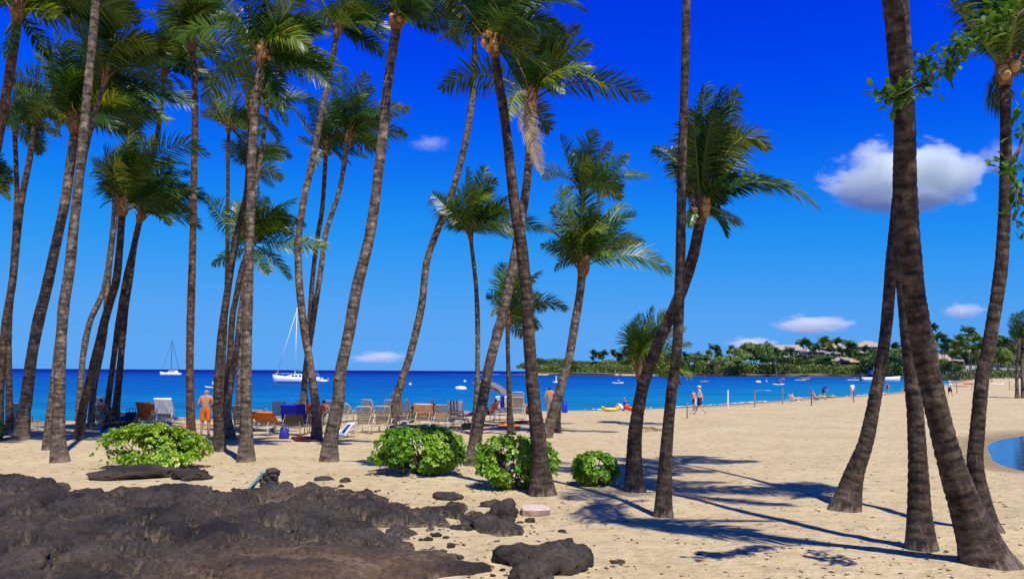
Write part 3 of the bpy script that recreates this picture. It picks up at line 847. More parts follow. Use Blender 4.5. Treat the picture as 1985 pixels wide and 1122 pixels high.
# ---- centre
palm((1053, 958), [(1047, 900), (1042, 840), (1035, 780), (1026, 665), (1021, 576), (1010, 469), (998, 400), (985, 285), (975, 207), (964, 143)], (957, 88),
     68, 33, 21, [(905, 10, 840, -50), (930, -20, 900, -110), (955, -20, 960, -130), (990, -30, 1030, -90), (1040, -50, 1132, 22, .3), (1020, 5, 1092, 62, -.4), (915, 40, 868, 40), (890, 30, 850, 75, .6), (985, 30, 1010, -40, -1.0), (1000, 10, 1060, -60, .8), (975, 100, 1012, 172, -.8)],
     'tall dark palm leaning left standing in front of the third bush', 1, 6, nuts=6)
palm((915, 902), [(920, 860), (935, 780), (950, 701), (978, 594), (1000, 487), (1018, 380), (1026, 300)], (1029, 198),
     40, 25, 19, [(1120, 120, 1253, 193, .3), (1025, 100, 1030, 38, .3), (1045, 100, 1060, 28, -.4), (1065, 70, 1122, 58, .3), (1060, 120, 1094, 110, -.5), (940, 110, 857, 172, .5), (985, 120, 1050, 335, -.7), (1000, 140, 982, 92, .6), (1010, 110, 1003, 60, -.3), (1060, 130, 1090, 180, -.7), (1040, 90, 1050, 120, -1.4), (1000, 150, 985, 230, -1.0), (1070, 90, 1080, 40, .9)],
     'palm crossing behind the tall dark one, with long right frond and hanging dry frond', 0, 4, dead=(6,), fib=1.4)
palm((918, 842), [(920, 823), (925, 737), (926, 647), (923, 558), (914, 476)], (912, 455),
     22, 13, 9, [(862, 400, 838, 376, .3), (900, 390, 905, 326, .2), (915, 370, 962, 350, -.3), (945, 400, 990, 386, .4), (960, 400, 1052, 447, .2), (890, 400, 870, 420, -.6), (935, 420, 945, 400, -1.), (880, 430, 868, 440, .5), (930, 380, 940, 325, .6)],
     'slender pale palm with small crown just left of the leaning pair', 0, 6)
palm((992, 842), [(988, 800), (985, 700), (984, 650)], (985, 618),
     22, 12, 9, [(975, 560, 975, 512, .2), (990, 560, 1002, 516, -.2), (960, 565, 943, 574, .3), (965, 590, 952, 612, -.4), (1020, 540, 1048, 528, .3), (1020, 560, 1050, 574, -.5), (1040, 565, 1097, 600, .2), (1010, 610, 1042, 638, -.4), (965, 620, 958, 650, .2), (985, 560, 965, 530, .8), (1000, 590, 1020, 590, -1.)],
     'short thin palm with dark trunk seen between the leaning pair', 1, 5)
palm((1058, 848), [(1063, 832), (1088, 747), (1103, 693), (1112, 640), (1121, 590)], (1131, 520),
     30, 22, 17, [(1112, 440, 1091, 365, .4), (1125, 430, 1130, 358, -.3), (1150, 430, 1168, 374, .3), (1172, 430, 1231, 414, -.4), (1190, 450, 1246, 470, .4), (1225, 465, 1298, 528, -.2), (1095, 460, 1070, 402, .3), (1088, 470, 1049, 476, .5), (1098, 485, 1076, 524, -.6), (1140, 440, 1150, 400, -1.2), (1160, 470, 1190, 500, -1.2), (1105, 450, 1100, 400, -.9), (1180, 420, 1210, 395, .9)],
     'palm right of centre leaning right with full crown spread over the sea', 0, 4)
palm((1080, 838), [(1081, 800), (1092, 740), (1112, 640), (1126, 520)], (1131, 372),
     20, 14, 10, [(1100, 320, 1085, 263, .3), (1132, 300, 1154, 253, -.3), (1160, 310, 1186, 278, .3), (1178, 320, 1218, 303, -.2), (1200, 330, 1257, 342, .3), (1165, 350, 1190, 378, -.5), (1105, 350, 1088, 384, .3), (1140, 310, 1145, 285, -1.), (1120, 310, 1115, 290, .7)],
     'palm mostly hidden behind the centre right one, only its higher crown showing', 0, 5)
palm((1233, 824), [(1236, 790), (1238, 760)], (1240, 715),
     13, 12, 11, [(1215, 680, 1216, 638, .2), (1232, 650, 1240, 610, -.2), (1245, 640, 1266, 598, .3), (1262, 640, 1294, 606, -.3), (1280, 640, 1325, 640, .3), (1285, 665, 1338, 668, -.4), (1275, 690, 1318, 694, .4), (1225, 650, 1224, 622, .8), (1250, 650, 1275, 630, -.9), (1230, 690, 1232, 660, -.6), (1262, 690, 1290, 720, .5)],
     'short young palm with yellow leaf bases behind the curved right trunk', 2, 7, fib=1.6)
# ---- left of centre
palm((638, 894), [(641, 850), (655, 780), (660, 722), (675, 651), (692, 558), (714, 469), (727, 390), (735, 321), (744, 250), (748, 196), (757, 125), (768, 60)], (773, 38),
     48, 29, 21, [(850, -15, 899, 92, .2), (840, -40, 885, 30, -.4), (735, 5, 728, 76, -.3), (740, -10, 690, 5, .4), (740, -50, 715, -80, -.3), (770, -40, 772, -110), (810, -50, 840, -80, .5), (790, 0, 820, -20, -1.), (800, 20, 850, 60, .9)],
     'tall ringed palm leaning right in front of the sun loungers', 0, 7, nuts=5)
palm((614, 852), [(612, 790), (600, 700), (590, 640), (581, 560), (578, 500), (580, 450), (590, 380), (600, 339), (614, 267), (632, 178), (648, 95)], (655, 60),
     30, 20, 13, [(610, 15, 560, 108, .3), (700, 15, 748, 78, -.3), (675, 40, 692, 98, .5), (625, -10, 590, -40), (655, -10, 660, -70, -.3), (690, -30, 730, -50, .4), (600, 30, 580, 30, -.6), (640, 0, 610, 40, -1.), (690, 0, 720, 30, 1.)],
     'palm with bowed trunk crossing in front of the white sailboat', 0, 10)
palm((596, 822), [(590, 751), (596, 692), (600, 640), (605, 550), (614, 470), (625, 400)], (632, 292),
     20, 13, 10, [(590, 250, 570, 216, .3), (610, 240, 600, 194, -.3), (640, 240, 640, 200, .4), (620, 240, 618, 215, -.8), (600, 280, 580, 265, .6), (650, 250, 670, 230, -.5), (650, 290, 680, 320, .5), (615, 290, 605, 330, -.5)],
     'dark slender palm, left of the two sharing crowns behind the sailboat mast', 1, 6)
palm((585, 826), [(588, 780), (592, 720), (600, 665), (610, 601), (621, 530), (632, 451), (655, 380), (664, 339)], (675, 268),
     21, 14, 11, [(660, 200, 664, 143, .3), (690, 200, 710, 142, -.3), (705, 210, 722, 167, .4), (730, 200, 790, 213, .2), (735, 240, 786, 264, -.3), (715, 262, 733, 293, .4), (650, 220, 645, 175, -.6), (680, 220, 690, 180, -1.), (640, 250, 640, 300, .5), (700, 230, 740, 235, -1.)],
     'palm leaning right, right of the two sharing crowns behind the sailboat mast', 0, 5)
palm((757, 838), [(768, 778), (780, 733), (796, 683), (817, 594), (828, 505), (856, 426), (873, 385), (896, 303), (910, 232), (918, 160), (921, 70)], (921, 35),
     24, 18, 13, [(880, 10, 858, 40, .3), (890, -20, 880, -60), (920, -30, 925, -80, .4), (950, -10, 980, -40, -.3), (900, 10, 872, 68, -.5), (950, 10, 975, 40, .6)],
     'long S curved palm leaning right behind the second bush', 0, 7, 3.4)
palm((477, 894), [(477, 850), (477, 780), (478, 700), (480, 600), (483, 500), (486, 400), (487, 330), (491, 260), (497, 190), (504, 145)], (508, 112),
     46, 26, 18, [(425, 15, 342, 74, -.3), (450, 10, 400, -25, .4), (478, 20, 465, -70, -.3), (520, 20, 530, -80, .3), (555, 10, 600, -30, -.4), (560, 60, 622, 20, .5), (575, 95, 640, 166, -.6), (590, 80, 672, 140, .3), (440, 100, 396, 196, .5), (530, 130, 545, 215, -.5), (460, 60, 430, 30, -1.2), (530, 50, 560, 40, -1.3), (480, 50, 480, 10, 1.), (450, 110, 420, 140, -1.), (540, 90, 580, 130, 1.)],
     'ringed palm with large dark crown standing left of the loungers with orange towel', 0, 11, nuts=5)
palm((427, 876), [(424, 840), (421, 772), (427, 665), (436, 601), (446, 530), (453, 487), (464, 433), (477, 380), (483, 310)], (488, 215),
     34, 19, 13, [], 'dark leaning palm just right of the man in orange shorts', 1, 2, 2.0)
palm((446, 852), [(441, 800), (449, 733), (458, 680), (466, 610), (475, 540), (485, 450), (493, 378), (503, 321), (513, 255)], (518, 205),
     24, 16, 9, [(540, 195, 556, 245, .3), (535, 180, 550, 195, -.4), (505, 170, 488, 180, .3), (520, 170, 522, 145, .5), (530, 210, 540, 240, -.8)],
     'pale palm leaning right behind the ringed palm, slim top emerging on its right', 0, 5, 2.6)
palm((449, 850), [(440, 790), (446, 683), (451, 612), (458, 575), (466, 533), (474, 505)], (484, 478),
     26, 16, 12, [(440, 440, 400, 386, .3), (440, 495, 412, 513, -.3), (515, 415, 572, 386, .3), (498, 410, 502, 364, -.3), (560, 468, 634, 476, .2), (470, 420, 470, 395, .5), (520, 440, 545, 430, -.9), (530, 490, 560, 540, .4), (460, 460, 440, 480, -.9), (500, 430, 520, 400, .9), (505, 500, 520, 530, -.8)],
     'palm with dark feathery crown low behind the ringed palm', 1, 6)
palm((463, 812), [(463, 733), (468, 620), (474, 540), (480, 480)], (485, 330),
     16, 12, 8, [], 'slender pale palm farthest back in the cluster behind the ringed palm', 0, 8, 2.6)
palm((428, 822), [(434, 700), (439, 560), (441, 445), (442, 350), (442, 290)], (444, 250),
     14, 10, 8, [(425, 210, 426, 180, .3), (415, 200, 404, 160, -.3), (445, 200, 450, 160, .4), (465, 210, 482, 200, -.3), (475, 235, 502, 240, .3), (420, 230, 402, 216, .5), (450, 220, 465, 180, -.7), (465, 250, 480, 280, .5)],
     'thin dark palm far behind with a small crown left of the large dark crown', 1, 6)
palm((371, 842), [(369, 780), (368, 700), (370, 600), (373, 500), (375, 400), (377, 300), (378, 200), (375, 120)], (372, 88),
     22, 18, 14, [(320, 20, 262, 22, .3), (345, 0, 335, -50, -.4), (370, 0, 372, -60, .3), (400, 20, 425, -30, -.3), (410, 95, 443, 146, .4), (400, 40, 440, 50, .6), (350, 60, 320, 70, -.9), (380, 40, 395, 20, -1.)],
     'straight reddish palm beside the man in orange shorts', 2, 9, 3.0)
palm((222, 828), [(225, 790), (232, 720), (238, 650), (244, 590), (252, 540), (260, 480), (270, 430), (282, 370), (292, 320), (307, 250), (316, 165)], (319, 142),
     22, 16, 10, [(308, 80, 307, 18, .3), (325, 80, 330, 15, -.3), (345, 70, 362, 25, .3), (365, 120, 412, 172, -.3), (305, 115, 270, 112, .3), (345, 150, 372, 204, .4), (300, 150, 268, 190, -.5), (330, 90, 340, 60, -.9), (290, 90, 275, 70, .6)],
     'dark slim palm beside the brown towel lounger with high small crown', 1, 9)
palm((152, 852), [(160, 795), (171, 750), (185, 690), (198, 640), (212, 590), (225, 545), (232, 480), (235, 435)], (238, 402),
     26, 18, 16, [(215, 330, 200, 285, .3), (245, 320, 250, 250, -.3), (310, 235, 402, 300, -.4), (310, 290, 362, 320, .3), (212, 330, 180, 314, .4), (215, 350, 190, 356, -.4), (215, 380, 194, 402, .3), (270, 310, 300, 270, -.9), (240, 340, 225, 300, -.9), (290, 350, 330, 350, -1.)],
     'palm leaning right in front of the strap loungers, bright green crown at mid height', 1, 6)
palm((205, 836), [(209, 780), (217, 720), (225, 660), (235, 590), (246, 530), (256, 490), (266, 445)], (274, 420),
     18, 13, 12, [(320, 330, 372, 335, .3), (340, 360, 396, 380, -.3), (320, 390, 360, 406, .4), (285, 350, 302, 290, -.4), (265, 350, 252, 300, .4), (310, 400, 330, 436, -.5), (240, 380, 220, 350, .6), (300, 350, 330, 310, -.9), (290, 390, 310, 400, -1.2)],
     'thin palm merging into the bright green crown on its right side', 1, 5)
palm((176, 827), [(180, 770), (186, 730), (195, 690), (203, 640), (207, 580), (212, 520), (221, 440)], (226, 380),
     18, 13, 11, [], 'pale slim palm directly behind the strap loungers', 0, 7, 2.6)
palm((153, 816), [(154, 780), (157, 737), (162, 683), (175, 622), (200, 565), (214, 487), (221, 420)], (224, 350),
     18, 14, 11, [], 'palm with S bend nearest the water behind the strap loungers', 0, 7, 2.6)
palm((117, 895), [(113, 850), (115, 780), (117, 700), (123, 600), (135, 520), (143, 440), (150, 380), (158, 300), (165, 230), (172, 150), (180, 70), (186, 0), (190, -60)], (195, -190),
     46, 25, 17, [], 'tall pale strongly ringed palm at the left front rising out of view', 0, 10, 3.6)
palm((90, 872), [(94, 820), (98, 787), (106, 716), (115, 640), (126, 560), (138, 480), (150, 400), (165, 300), (185, 220)], (205, 150),
     22, 14, 10, [], 'thin palm almost hidden behind the strongly ringed palm', 0, 10, 3.0)
palm((40, 852), [(46, 800), (50, 780), (60, 700), (75, 620), (90, 560), (105, 490), (118, 430), (128, 380), (135, 330), (142, 275)], (147, 240),
     42, 26, 19, [(115, 130, 103, 53, .4), (160, 140, 166, 60, -.4), (200, 95, 272, 78, -.4), (215, 140, 298, 150, .3), (275, 150, 372, 203, .2), (230, 210, 308, 228, -.5), (80, 130, 21, 153, .5), (120, 200, 107, 266, -.5), (95, 180, 60, 230, .7), (180, 160, 240, 120, 1.), (160, 170, 190, 110, -1.2), (190, 190, 240, 190, -1.3), (110, 150, 70, 100, -1.), (150, 150, 140, 80, .9), (200, 220, 250, 262, .8)],
     'palm leaning right with very large dark crown at upper left', 0, 13)
palm((-4, 836), [(2, 720), (12, 620), (25, 540), (40, 400), (57, 310)], (71, 222),
     26, 18, 13, [(90, 180, 116, 270, .3), (85, 170, 102, 205, -.3), (50, 160, 25, 168, .3), (70, 160, 68, 130, -.3), (60, 200, 76, 300, .5), (40, 190, 5, 240, -.4), (95, 190, 130, 230, -.9)],
     'dark palm at the left edge curving right above the shaded lounger', 1, 6)
palm((20, 836), [(18, 780), (17, 640), (22, 560), (32, 400), (31, 320)], (28, 245),
     22, 14, 10, [(15, 190, -5, 225, .3), (30, 190, 32, 160, -.3), (50, 200, 75, 280, .3), (5, 210, -20, 270, .6), (45, 190, 62, 190, -.6)],
     'thin dark upright palm in front of the shaded lounger at the left edge', 1, 5, 2.4)
palm((-110, 884), [(-80, 760), (-40, 480), (-8, 290), (7, 214), (21, 125), (30, 65)], (36, 25),
     46, 26, 20, [(110, -10, 180, 40, .2), (120, -40, 252, 40, -.3), (60, 60, 102, 120, .4), (0, -20, -60, 50), (20, 70, 12, 110, -.5), (50, -60, 80, -100, .4), (10, -60, -10, -110), (70, 10, 110, 30, -1.)],
     'palm entering from the left edge with sunlit orange trunk top', 2, 8, 3.8)
palm((-150, 880), [(-130, 700), (-90, 480)], (-60, 345),
     30, 20, 16, [(-20, 310, 22, 335, .2), (-20, 340, 18, 385, -.3), (-30, 330, 5, 300, .4), (-70, 280, -80, 230), (-100, 310, -140, 340)],
     'palm outside the left edge, only frond tips showing', 0, 5)
palm((1972, 772), [(1971, 740), (1972, 700), (1974, 685)], (1975, 664),
     11, 7, 6, [(1962, 640, 1962, 608, .2), (1972, 620, 1985, 602, -.2), (1990, 620, 2010, 615, .3), (1995, 640, 2020, 650, -.3), (1965, 630, 1972, 606, .6), (1990, 660, 2010, 680, .3), (1960, 655, 1957, 640, .2)],
     'small palm at the right edge beyond the pool of water, reddish leaf bases', 0, 6, step=.15)
palm((1983, 772), [(1982, 740), (1981, 710)], (1984, 690), 10, 7, 6, [(1990, 670, 2005, 660, .2)], 'pale palm trunk at the right edge beside the small reddish palm', 0, 7, 2.2, step=.15)
# ------------------------------------------------------------------ naupaka bushes
def leaf_cloud(centres, normals, rng, per=9, L=0.078, Wd=0.028, droop=0.2):
    """rosettes of spoon-shaped leaves; returns verts, faces, tint"""
    V = []; Fc = []; T = []; b = 0
    for c, n in zip(centres, normals):
        n = nrm(n + rng.normal(0, .35, 3)); a = nrm(np.cross(n, [0.3, 0.2, 0.9])); bb = np.cross(n, a)
        t0 = float(np.clip((fbm(np.array([c[0] * 1.6 + c[2]]), np.array([c[1] * 1.6 - c[2]]), 7, 3)[0] - .22) * 2.0, 0, 1)) * .75 + rng.uniform(0, .35)
        k = per + rng.integers(-2, 3)
        for j in range(k):
            th = 6.283 * j / k + rng.uniform(-.3, .3); el = rng.uniform(.15, 1.1)
            d = (a * math.cos(th) + bb * math.sin(th)) * math.cos(el) + n * math.sin(el)
            s = nrm(np.cross(n, d) + 1e-6); l = L * rng.uniform(.7, 1.25); w = Wd * rng.uniform(.8, 1.2)
            up = np.cross(d, s)
            p0 = c; p1 = c + d * l * .6; p2 = c + d * l - np.array([0, 0, 1]) * l * droop
            V += [p0, p1 - s * w + up * w * .25, p1 + s * w + up * w * .25, p2 - s * w * .6, p2 + s * w * .6]
            Fc += [(b, b + 1, b + 2), (b + 1, b + 3, b + 4, b + 2)]
            T += [min(1, max(0, t0 * .55 + rng.uniform(0, .45)))] * 5; b += 5
    return np.array(V), Fc, np.array(T)

def bush(px0, px1, ytop, ybase, seed, label, n=520, depth=0.8, ragged=0.25, box=0.6, gap=.40, yel=0.0):
    rng = np.random.default_rng(seed)
    p = G((px0 + px1) / 2, ybase); s = mpp(p); rx = (px1 - px0) / 2 * s; h = (ybase - ytop) * s; ry = rx * depth
    root = empty('naupaka_bush', (p.x, p.y + ry * .75, p.z), label, 'bush', 'bright green naupaka bushes on the sand')
    C = []; N = []; T0 = []
    f3 = lambda a, b, c, o: float(fbm(np.array([a + c * .7 + o]), np.array([b - c * .6 + o]), seed, 3)[0])
    sg = lambda v: math.copysign(abs(v) ** box, v)
    while len(C) < n:
        th = rng.uniform(0, 6.283); u = rng.uniform(-0.35, 1.0)
        r = max(0, 1 - max(u, 0) ** (2 / box)) ** .5 * (1 if u > 0 else 1 + u * 1.1)
        d = np.array([sg(math.cos(th)) * r, sg(math.sin(th)) * r, u])
        g = f3(d[0] * 1.7, d[1] * 1.7, d[2] * 1.9, 3)
        if g < gap and rng.random() < .9: continue
        k = 0.80 + ragged * (f3(d[0] * 1.1, d[1] * 1.1, d[2] * 1.2, 9) - .42) * 2.2
        k *= rng.uniform(.66, 1.05) if rng.random() < .85 else rng.uniform(1.0, 1.14)
        q = np.array([rx * d[0] * k, ry * d[1] * k, h * (0.32 + 0.66 * u * (.75 + .25 * k))])
        if q[2] < h * .10: continue
        C.append(q); N.append(nrm(np.array([d[0], d[1], 0.35 + max(u, 0)]))); T0.append(np.clip((f3(d[0] * 1.3, d[1] * 1.3, d[2] * 1.3, 20) - .3) * 2.2, 0, 1))
    v, f, t = leaf_cloud(C, N, rng); t = np.clip(t + yel, 0, 1)
    per = np.linalg.norm(v[:, None, :] - 0, axis=2)[:, 0] * 0
    o = obj('leaves', mk_mesh('leaves', v, f, NAUPAKA, False, attrs={'tint': t}), root); o['kind'] = 'stuff'
    m = MB()
    for i in range(40):
        c = C[rng.integers(0, n)]; b0 = np.array([rng.uniform(-.45, .45) * rx, rng.uniform(-.45, .45) * ry, -.03])
        mid = b0 * .5 + np.array(c) * .5 + rng.normal(0, .08, 3)
        m.tube([b0, mid, c], [.020, .015, .006], 5)
    m.build('branches', TWIG, root)
    m = MB()
    for i in range(60):                                  # dry leaves fallen around the foot
        a = rng.uniform(0, 6.28); rr = rng.uniform(.7, 1.15); x, y = rx * rr * math.cos(a), ry * rr * math.sin(a)
        z = Hs(p.x + x, p.y + ry * .75 + y) - p.z + .012; l = rng.uniform(.03, .06); t2 = rng.uniform(0, 6.28); e = np.array([math.cos(t2), math.sin(t2), .2]) * l; e2 = np.array([-math.sin(t2), math.cos(t2), .1]) * l * .45
        q = np.array([x, y, z]); m.add([q - e, q - e2, q + e, q + e2], [(0, 1, 2, 3)])
    o = m.build('dry_leaves', DRYL, root); o['kind'] = 'stuff'
    return root

DRYL = simple('dry_leaf', (0.20, 0.12, 0.06), .9, .4, 5)
bush(172, 378, 824, 914, 11, 'widest yellowish green bush at left with bare twigs at its foot', 1500, .7, .6, .95, .43, .12)
bush(716, 904, 829, 924, 12, 'rounded bright green bush in the middle before the loungers', 1700, .75, .3, .62, .40, .0)
bush(917, 1082, 846, 952, 13, 'darker green bush behind the tall dark palm foot', 1400, .75, .32, .55, .42)
bush(1107, 1214, 877, 944, 14, 'smallest low bush with twisted stems beside the curved right palm', 640, .8, .4, .6, .44)
bush(-40, 8, 812, 852, 15, 'bush mostly hidden at the left edge of the beach', 120, .8, .3)

# litter on the sand: one object, uncountable
rng = np.random.default_rng(5)
V = []; Fc = []; b = 0
for i in range(2600):
    px = rng.uniform(-60, 2050); py = rng.uniform(800, 1122) if i % 3 else rng.uniform(765, 830)
    q = at_z(px, py, 0.0)
    if q.y > 75 or float(signed_dist(np.array([q.x]), np.array([q.y]), land_poly)[0]) < 2: continue
    V.append((q.x, q.y)); 
XY = np.array(V); Z = H(XY[:, 0], XY[:, 1]); V = []
for (x, y), z in zip(XY, Z):
    a = rng.uniform(0, 6.28); l = rng.uniform(.012, .05) * (1 + y / 50) ; w = l * rng.uniform(.2, .6)
    ca, sa = math.cos(a), math.sin(a)
    for u, t, hh in ((-l, 0, .002), (0, -w, .004), (l, 0, .002), (0, w, .015)):
        V.append((x + u * ca - t * sa, y + u * sa + t * ca, z + hh))
    Fc += [(b, b + 1, b + 3), (b + 1, b + 2, b + 3)]; b += 4
LIT = simple('dry_litter', (0.085, 0.055, 0.032), 0.9, 0.5, 3)
tag(obj('leaf_litter', mk_mesh('leaf_litter', V, Fc, LIT)), 'small dry leaf crumbs scattered over the sand', kind='stuff')

# flat pale stone and sign on a cairn
STONE = simple('pale_stone', (0.62, 0.50, 0.38), 0.9, 0.25, 9, bmp=0.4)
STONE2 = simple('pale_stone_side', (0.30, 0.20, 0.14), 0.9, 0.4, 14, bmp=0.6)
p = G(1038, 1003); s = mpp(p); m = MB(); rg = random.Random(4)
ou = [(-29, 4), (-24, -6), (-8, -8), (14, -6), (30, -1), (29, 8), (12, 22), (-6, 24), (-24, 14)]
rings = []
for h, k in ((-.05, 1.04), (.05, 1.05), (.10, 1.0), (.125, .93)):
    rings.append([(x * s * k + rg.uniform(-.01, .01), y * s * 2.2 * k + .25, h) for x, y in ou])
m.loft(rings, 1); nf = len(m.f); m.m[-1] = 0; m.m[-len(ou) - 2:-2] = [0] * len(ou)
tag(m.build('flat_stone', [STONE, STONE2], None, False, p), 'flat topped pale stone slab lying on the sand near the lava', 'stone')

TEAL = simple('teal_panel', (0.09, 0.24, 0.26), 0.35, 0.15, 4); TEALF = simple('teal_panel_edge', (0.20, 0.42, 0.43), 0.4, 0.1)
ROCKM = simple('cairn_rock', (0.055, 0.045, 0.038), 0.85, 0.5, 9, bmp=0.7)
p = G(521, 950); s = mpp(p)
rt = empty('cairn', (p.x, p.y, p.z), 'short pillar of stacked dark rocks beside the teal panel', 'rock pile')
rg = random.Random(9); v0, f0 = ICO2
k = 0
for lay in range(6):
    for a in range(4 if lay < 4 else 3):
        n = np.array(v0) * (1 + 0.22 * (np.sin(v0[:, :1] * 5 + k) * np.cos(v0[:, 1:2] * 4 + k * 2)))
        o = obj('rock', mk_mesh('rock', n * np.array([.15, .14, .085]) * rg.uniform(.85, 1.25), f0, ROCKM), rt,
                (math.cos(a * 1.57 + lay) * .14 * (1 - lay * .05) + .01 * lay, math.sin(a * 1.57 + lay) * .13, .06 + lay * .105), (rg.uniform(-.3, .3), rg.uniform(-.3, .3), rg.uniform(0, 6))); k += 1
rt.scale = (.68, .68, .68)
sg = empty('sign_panel', (p.x - .26, p.y + .02, p.z), 'slanted teal board seen from its edge leaning on the rock pillar', 'sign', None, 0, .55)
m = MB(); rot = Matrix.Rotation(R(-42), 3, 'Y'); m.box((0, 0, .36), (.05, .62, .82), 0, Matrix.Rotation(R(40), 3, 'Y')); m.build('board', TEAL, sg)
m = MB(); M3 = Matrix.Rotation(R(40), 3, 'Y')
for yy in (-.33, .33): m.box(Vector((0, yy, .36)), (.075, .04, .86), 0, M3)
for zz in (-.43, .43): m.box(Vector((0, 0, .36)) + M3 @ Vector((0, 0, zz)), (.075, .70, .04), 0, M3)
m.build('frame', TEALF, sg)

# ------------------------------------------------------------------ sun loungers and towels
FRM = simple('cream_tube', (0.62, 0.53, 0.40), 0.4, 0.08); STRAP = simple('tan_strap', (0.42, 0.34, 0.23), 0.5, 0.2, 5)
DFRM = simple('brown_tube', (0.26, 0.19, 0.12), 0.5, 0.1); DSTRAP = simple('brown_strap', (0.20, 0.145, 0.09), 0.5, 0.2, 5)
HINGE_Y = -0.10; BL = 0.86

def lounger_proto(fm, sm, back):
    rt = empty('sun_lounger')
    a = R(back); ca, sa = math.cos(a), math.sin(a)
    W_ = 0.33
    m = MB()
    for sx in (-1, 1):
        m.tube([(sx * W_, -.92, .33), (sx * W_, .90, .33), (sx * (W_ - .05), 1.0, .34)], .02, 6)
    m.tube([(-W_, -.92, .33), (W_, -.92, .33)], .018, 6); m.tube([(-W_ + .05, 1.0, .34), (W_ - .05, 1.0, .34)], .02, 6)
    m.build('frame', fm, rt, True)
    for sx in (-1, 1):
        for y in (-.80, .62):
            MB().tube([(sx * W_, y, .33), (sx * (W_ + .02), y - .04, 0.0)], .018, 6).build('leg', fm, rt, True)
    for sx in (-1, 1):
        MB().tube([(sx * (W_ + .02), -.42, .34), (sx * (W_ + .03), -.36, .56), (sx * (W_ + .03), .08, .56), (sx * (W_ + .02), .12, .34)], .017, 6).build('armrest', fm, rt, True)
    m = MB()
    for i in range(13):
        y = HINGE_Y + .04 + i * .083; m.box((0, y, .35), (2 * W_, .058, .008))
    o = m.build('seat_straps', sm, rt); o['kind'] = 'stuff'
    bb = empty('backrest'); bb.parent = rt; bb.location = (0, HINGE_Y, .35); bb.rotation_euler = (-a, 0, 0)   # local -y points up the back
    m = MB(); w = W_ - .025
    pts = [(-w, 0, 0), (-w, -BL + .07, 0), (-w + .07, -BL, 0), (w - .07, -BL, 0), (w, -BL + .07, 0), (w, 0, 0)]
    m.tube(pts, .018, 6); m.build('back_frame', fm, bb, True)
    m = MB()
    for i in range(10):
        m.box((0, -.06 - i * .079, 0), (2 * w, .056, .008))
    o = m.build('back_straps', sm, bb); o['kind'] = 'stuff'
    for sx in (-1, 1):
        MB().tube([(sx * (w - .02), HINGE_Y - .52 * ca, .35 + .52 * sa), (sx * (w - .02), -.86, .34)], .013, 5).build('back_prop', fm, rt, True)
    return rt

def cloth(name, mat, hw, front, back, ang, seed, label, cat='towel', th=0.008, stripes=None):
    """towel hung over the top of a backrest, in the lounger's own axes"""
    rng = np.random.default_rng(seed)
    a = R(ang); ca, sa = math.cos(a), math.sin(a)
    up = np.array([0, -ca, sa]); nb = np.array([0, -sa, -ca])        # nb: behind the back
    top = np.array([0, HINGE_Y, .35]) + up * (BL + .03)
    path = []
    for t in np.linspace(back, 0, 9): path.append(top - up * t + nb * (.035 + .02 * t))
    for t in np.linspace(.02, front, 9): path.append(top - up * t - nb * (.035 + .015 * t))
    path = np.array(path); nu = 15; rings = []
    us = np.linspace(-1, 1, nu); V = []
    for i, q in enumerate(path):
        k = abs(i - 8.5) / 8.5
        wr = (vnoise(us * 3 + seed, np.full(nu, i * .25), seed) - .5) * .07 * k
        for j, u in enumerate(us):
            d = nb * (1 if i < 9 else -1)
            sag = -.05 * k * vnoise(np.array([u * 1.5 + seed]), np.array([i * .1]), 3)[0]
            V.append(q + np.array([u * hw * (1 + .04 * math.sin(i)), 0, 0]) + d * abs(wr[j]) + np.array([0, 0, sag]))
    V = np.array(V); n = len(V); V2 = V + np.repeat(np.vstack([np.tile(nb, (9, 1)), np.tile(-nb, (9, 1))]), nu, 0) * -th
    Fc = []; mi = []
    for i in range(17):
        for j in range(nu - 1):
            q = (i * nu + j, i * nu + j + 1, (i + 1) * nu + j + 1, (i + 1) * nu + j)
            Fc.append(q); Fc.append(tuple(n + z for z in q[::-1]))
            w = 0 if stripes is None else (1 if stripes(us[j], i / 17.) else 0); mi += [w, w]
    o = obj(name, mk_mesh(name, np.vstack([V, V2]), Fc, mat, True, mi))
    return tag(o, label, cat)

PL = {'tan': (FRM, STRAP, 58), 'tan_up': (FRM, STRAP, 68), 'tan_low': (FRM, STRAP, 40), 'dark': (DFRM, DSTRAP, 62)}
protos = {}
def place_lounger(kind, px, py, rz, label, sc=1.0):
    p = G(px, py)
    if kind not in protos:
        protos[kind] = lounger_proto(*PL[kind]); o = protos[kind]
    else: o = copy_tree(protos[kind])
    o.location = (p.x, p.y + .75, p.z); o.rotation_euler = (0, 0, R(rz)); o.scale = (sc, sc, sc)
    tag(o, label, 'sun lounger', 'sun loungers facing the sea')
    return o, PL[kind][2]

def towel_on(lo, mat, seed, label, hw=.34, front=.6, back=.5, stripes=None):
    o, ang = lo
    t = cloth('towel', mat, hw, front, back, ang, seed, label, stripes=stripes)
    t.location = o.location; t.rotation_euler = o.rotation_euler; t.scale = o.scale
    return t

def cl(name, c): return simple(name, c, 0.9, 0.12, 12, bmp=0.3)
T_OR = cl('orange_terry', (0.85, 0.20, 0.02)); T_BR = cl('rust_terry', (0.30, 0.085, 0.02)); T_WH = cl('white_terry', (0.82, 0.82, 0.82))
T_BL = cl('blue_terry', (0.01, 0.02, 0.42)); T_RD = cl('dark_red_terry', (0.22, 0.02, 0.03)); T_YE = cl('yellow_terry', (0.75, 0.62, 0.08))
T_PK = cl('pink_terry', (0.80, 0.42, 0.36)); T_GR = cl('green_terry', (0.12, 0.22, 0.08)); T_BK = cl('black_cloth', (0.015, 0.015, 0.018)); T_DO = cl('dark_orange_terry', (0.42, 0.13, 0.03))

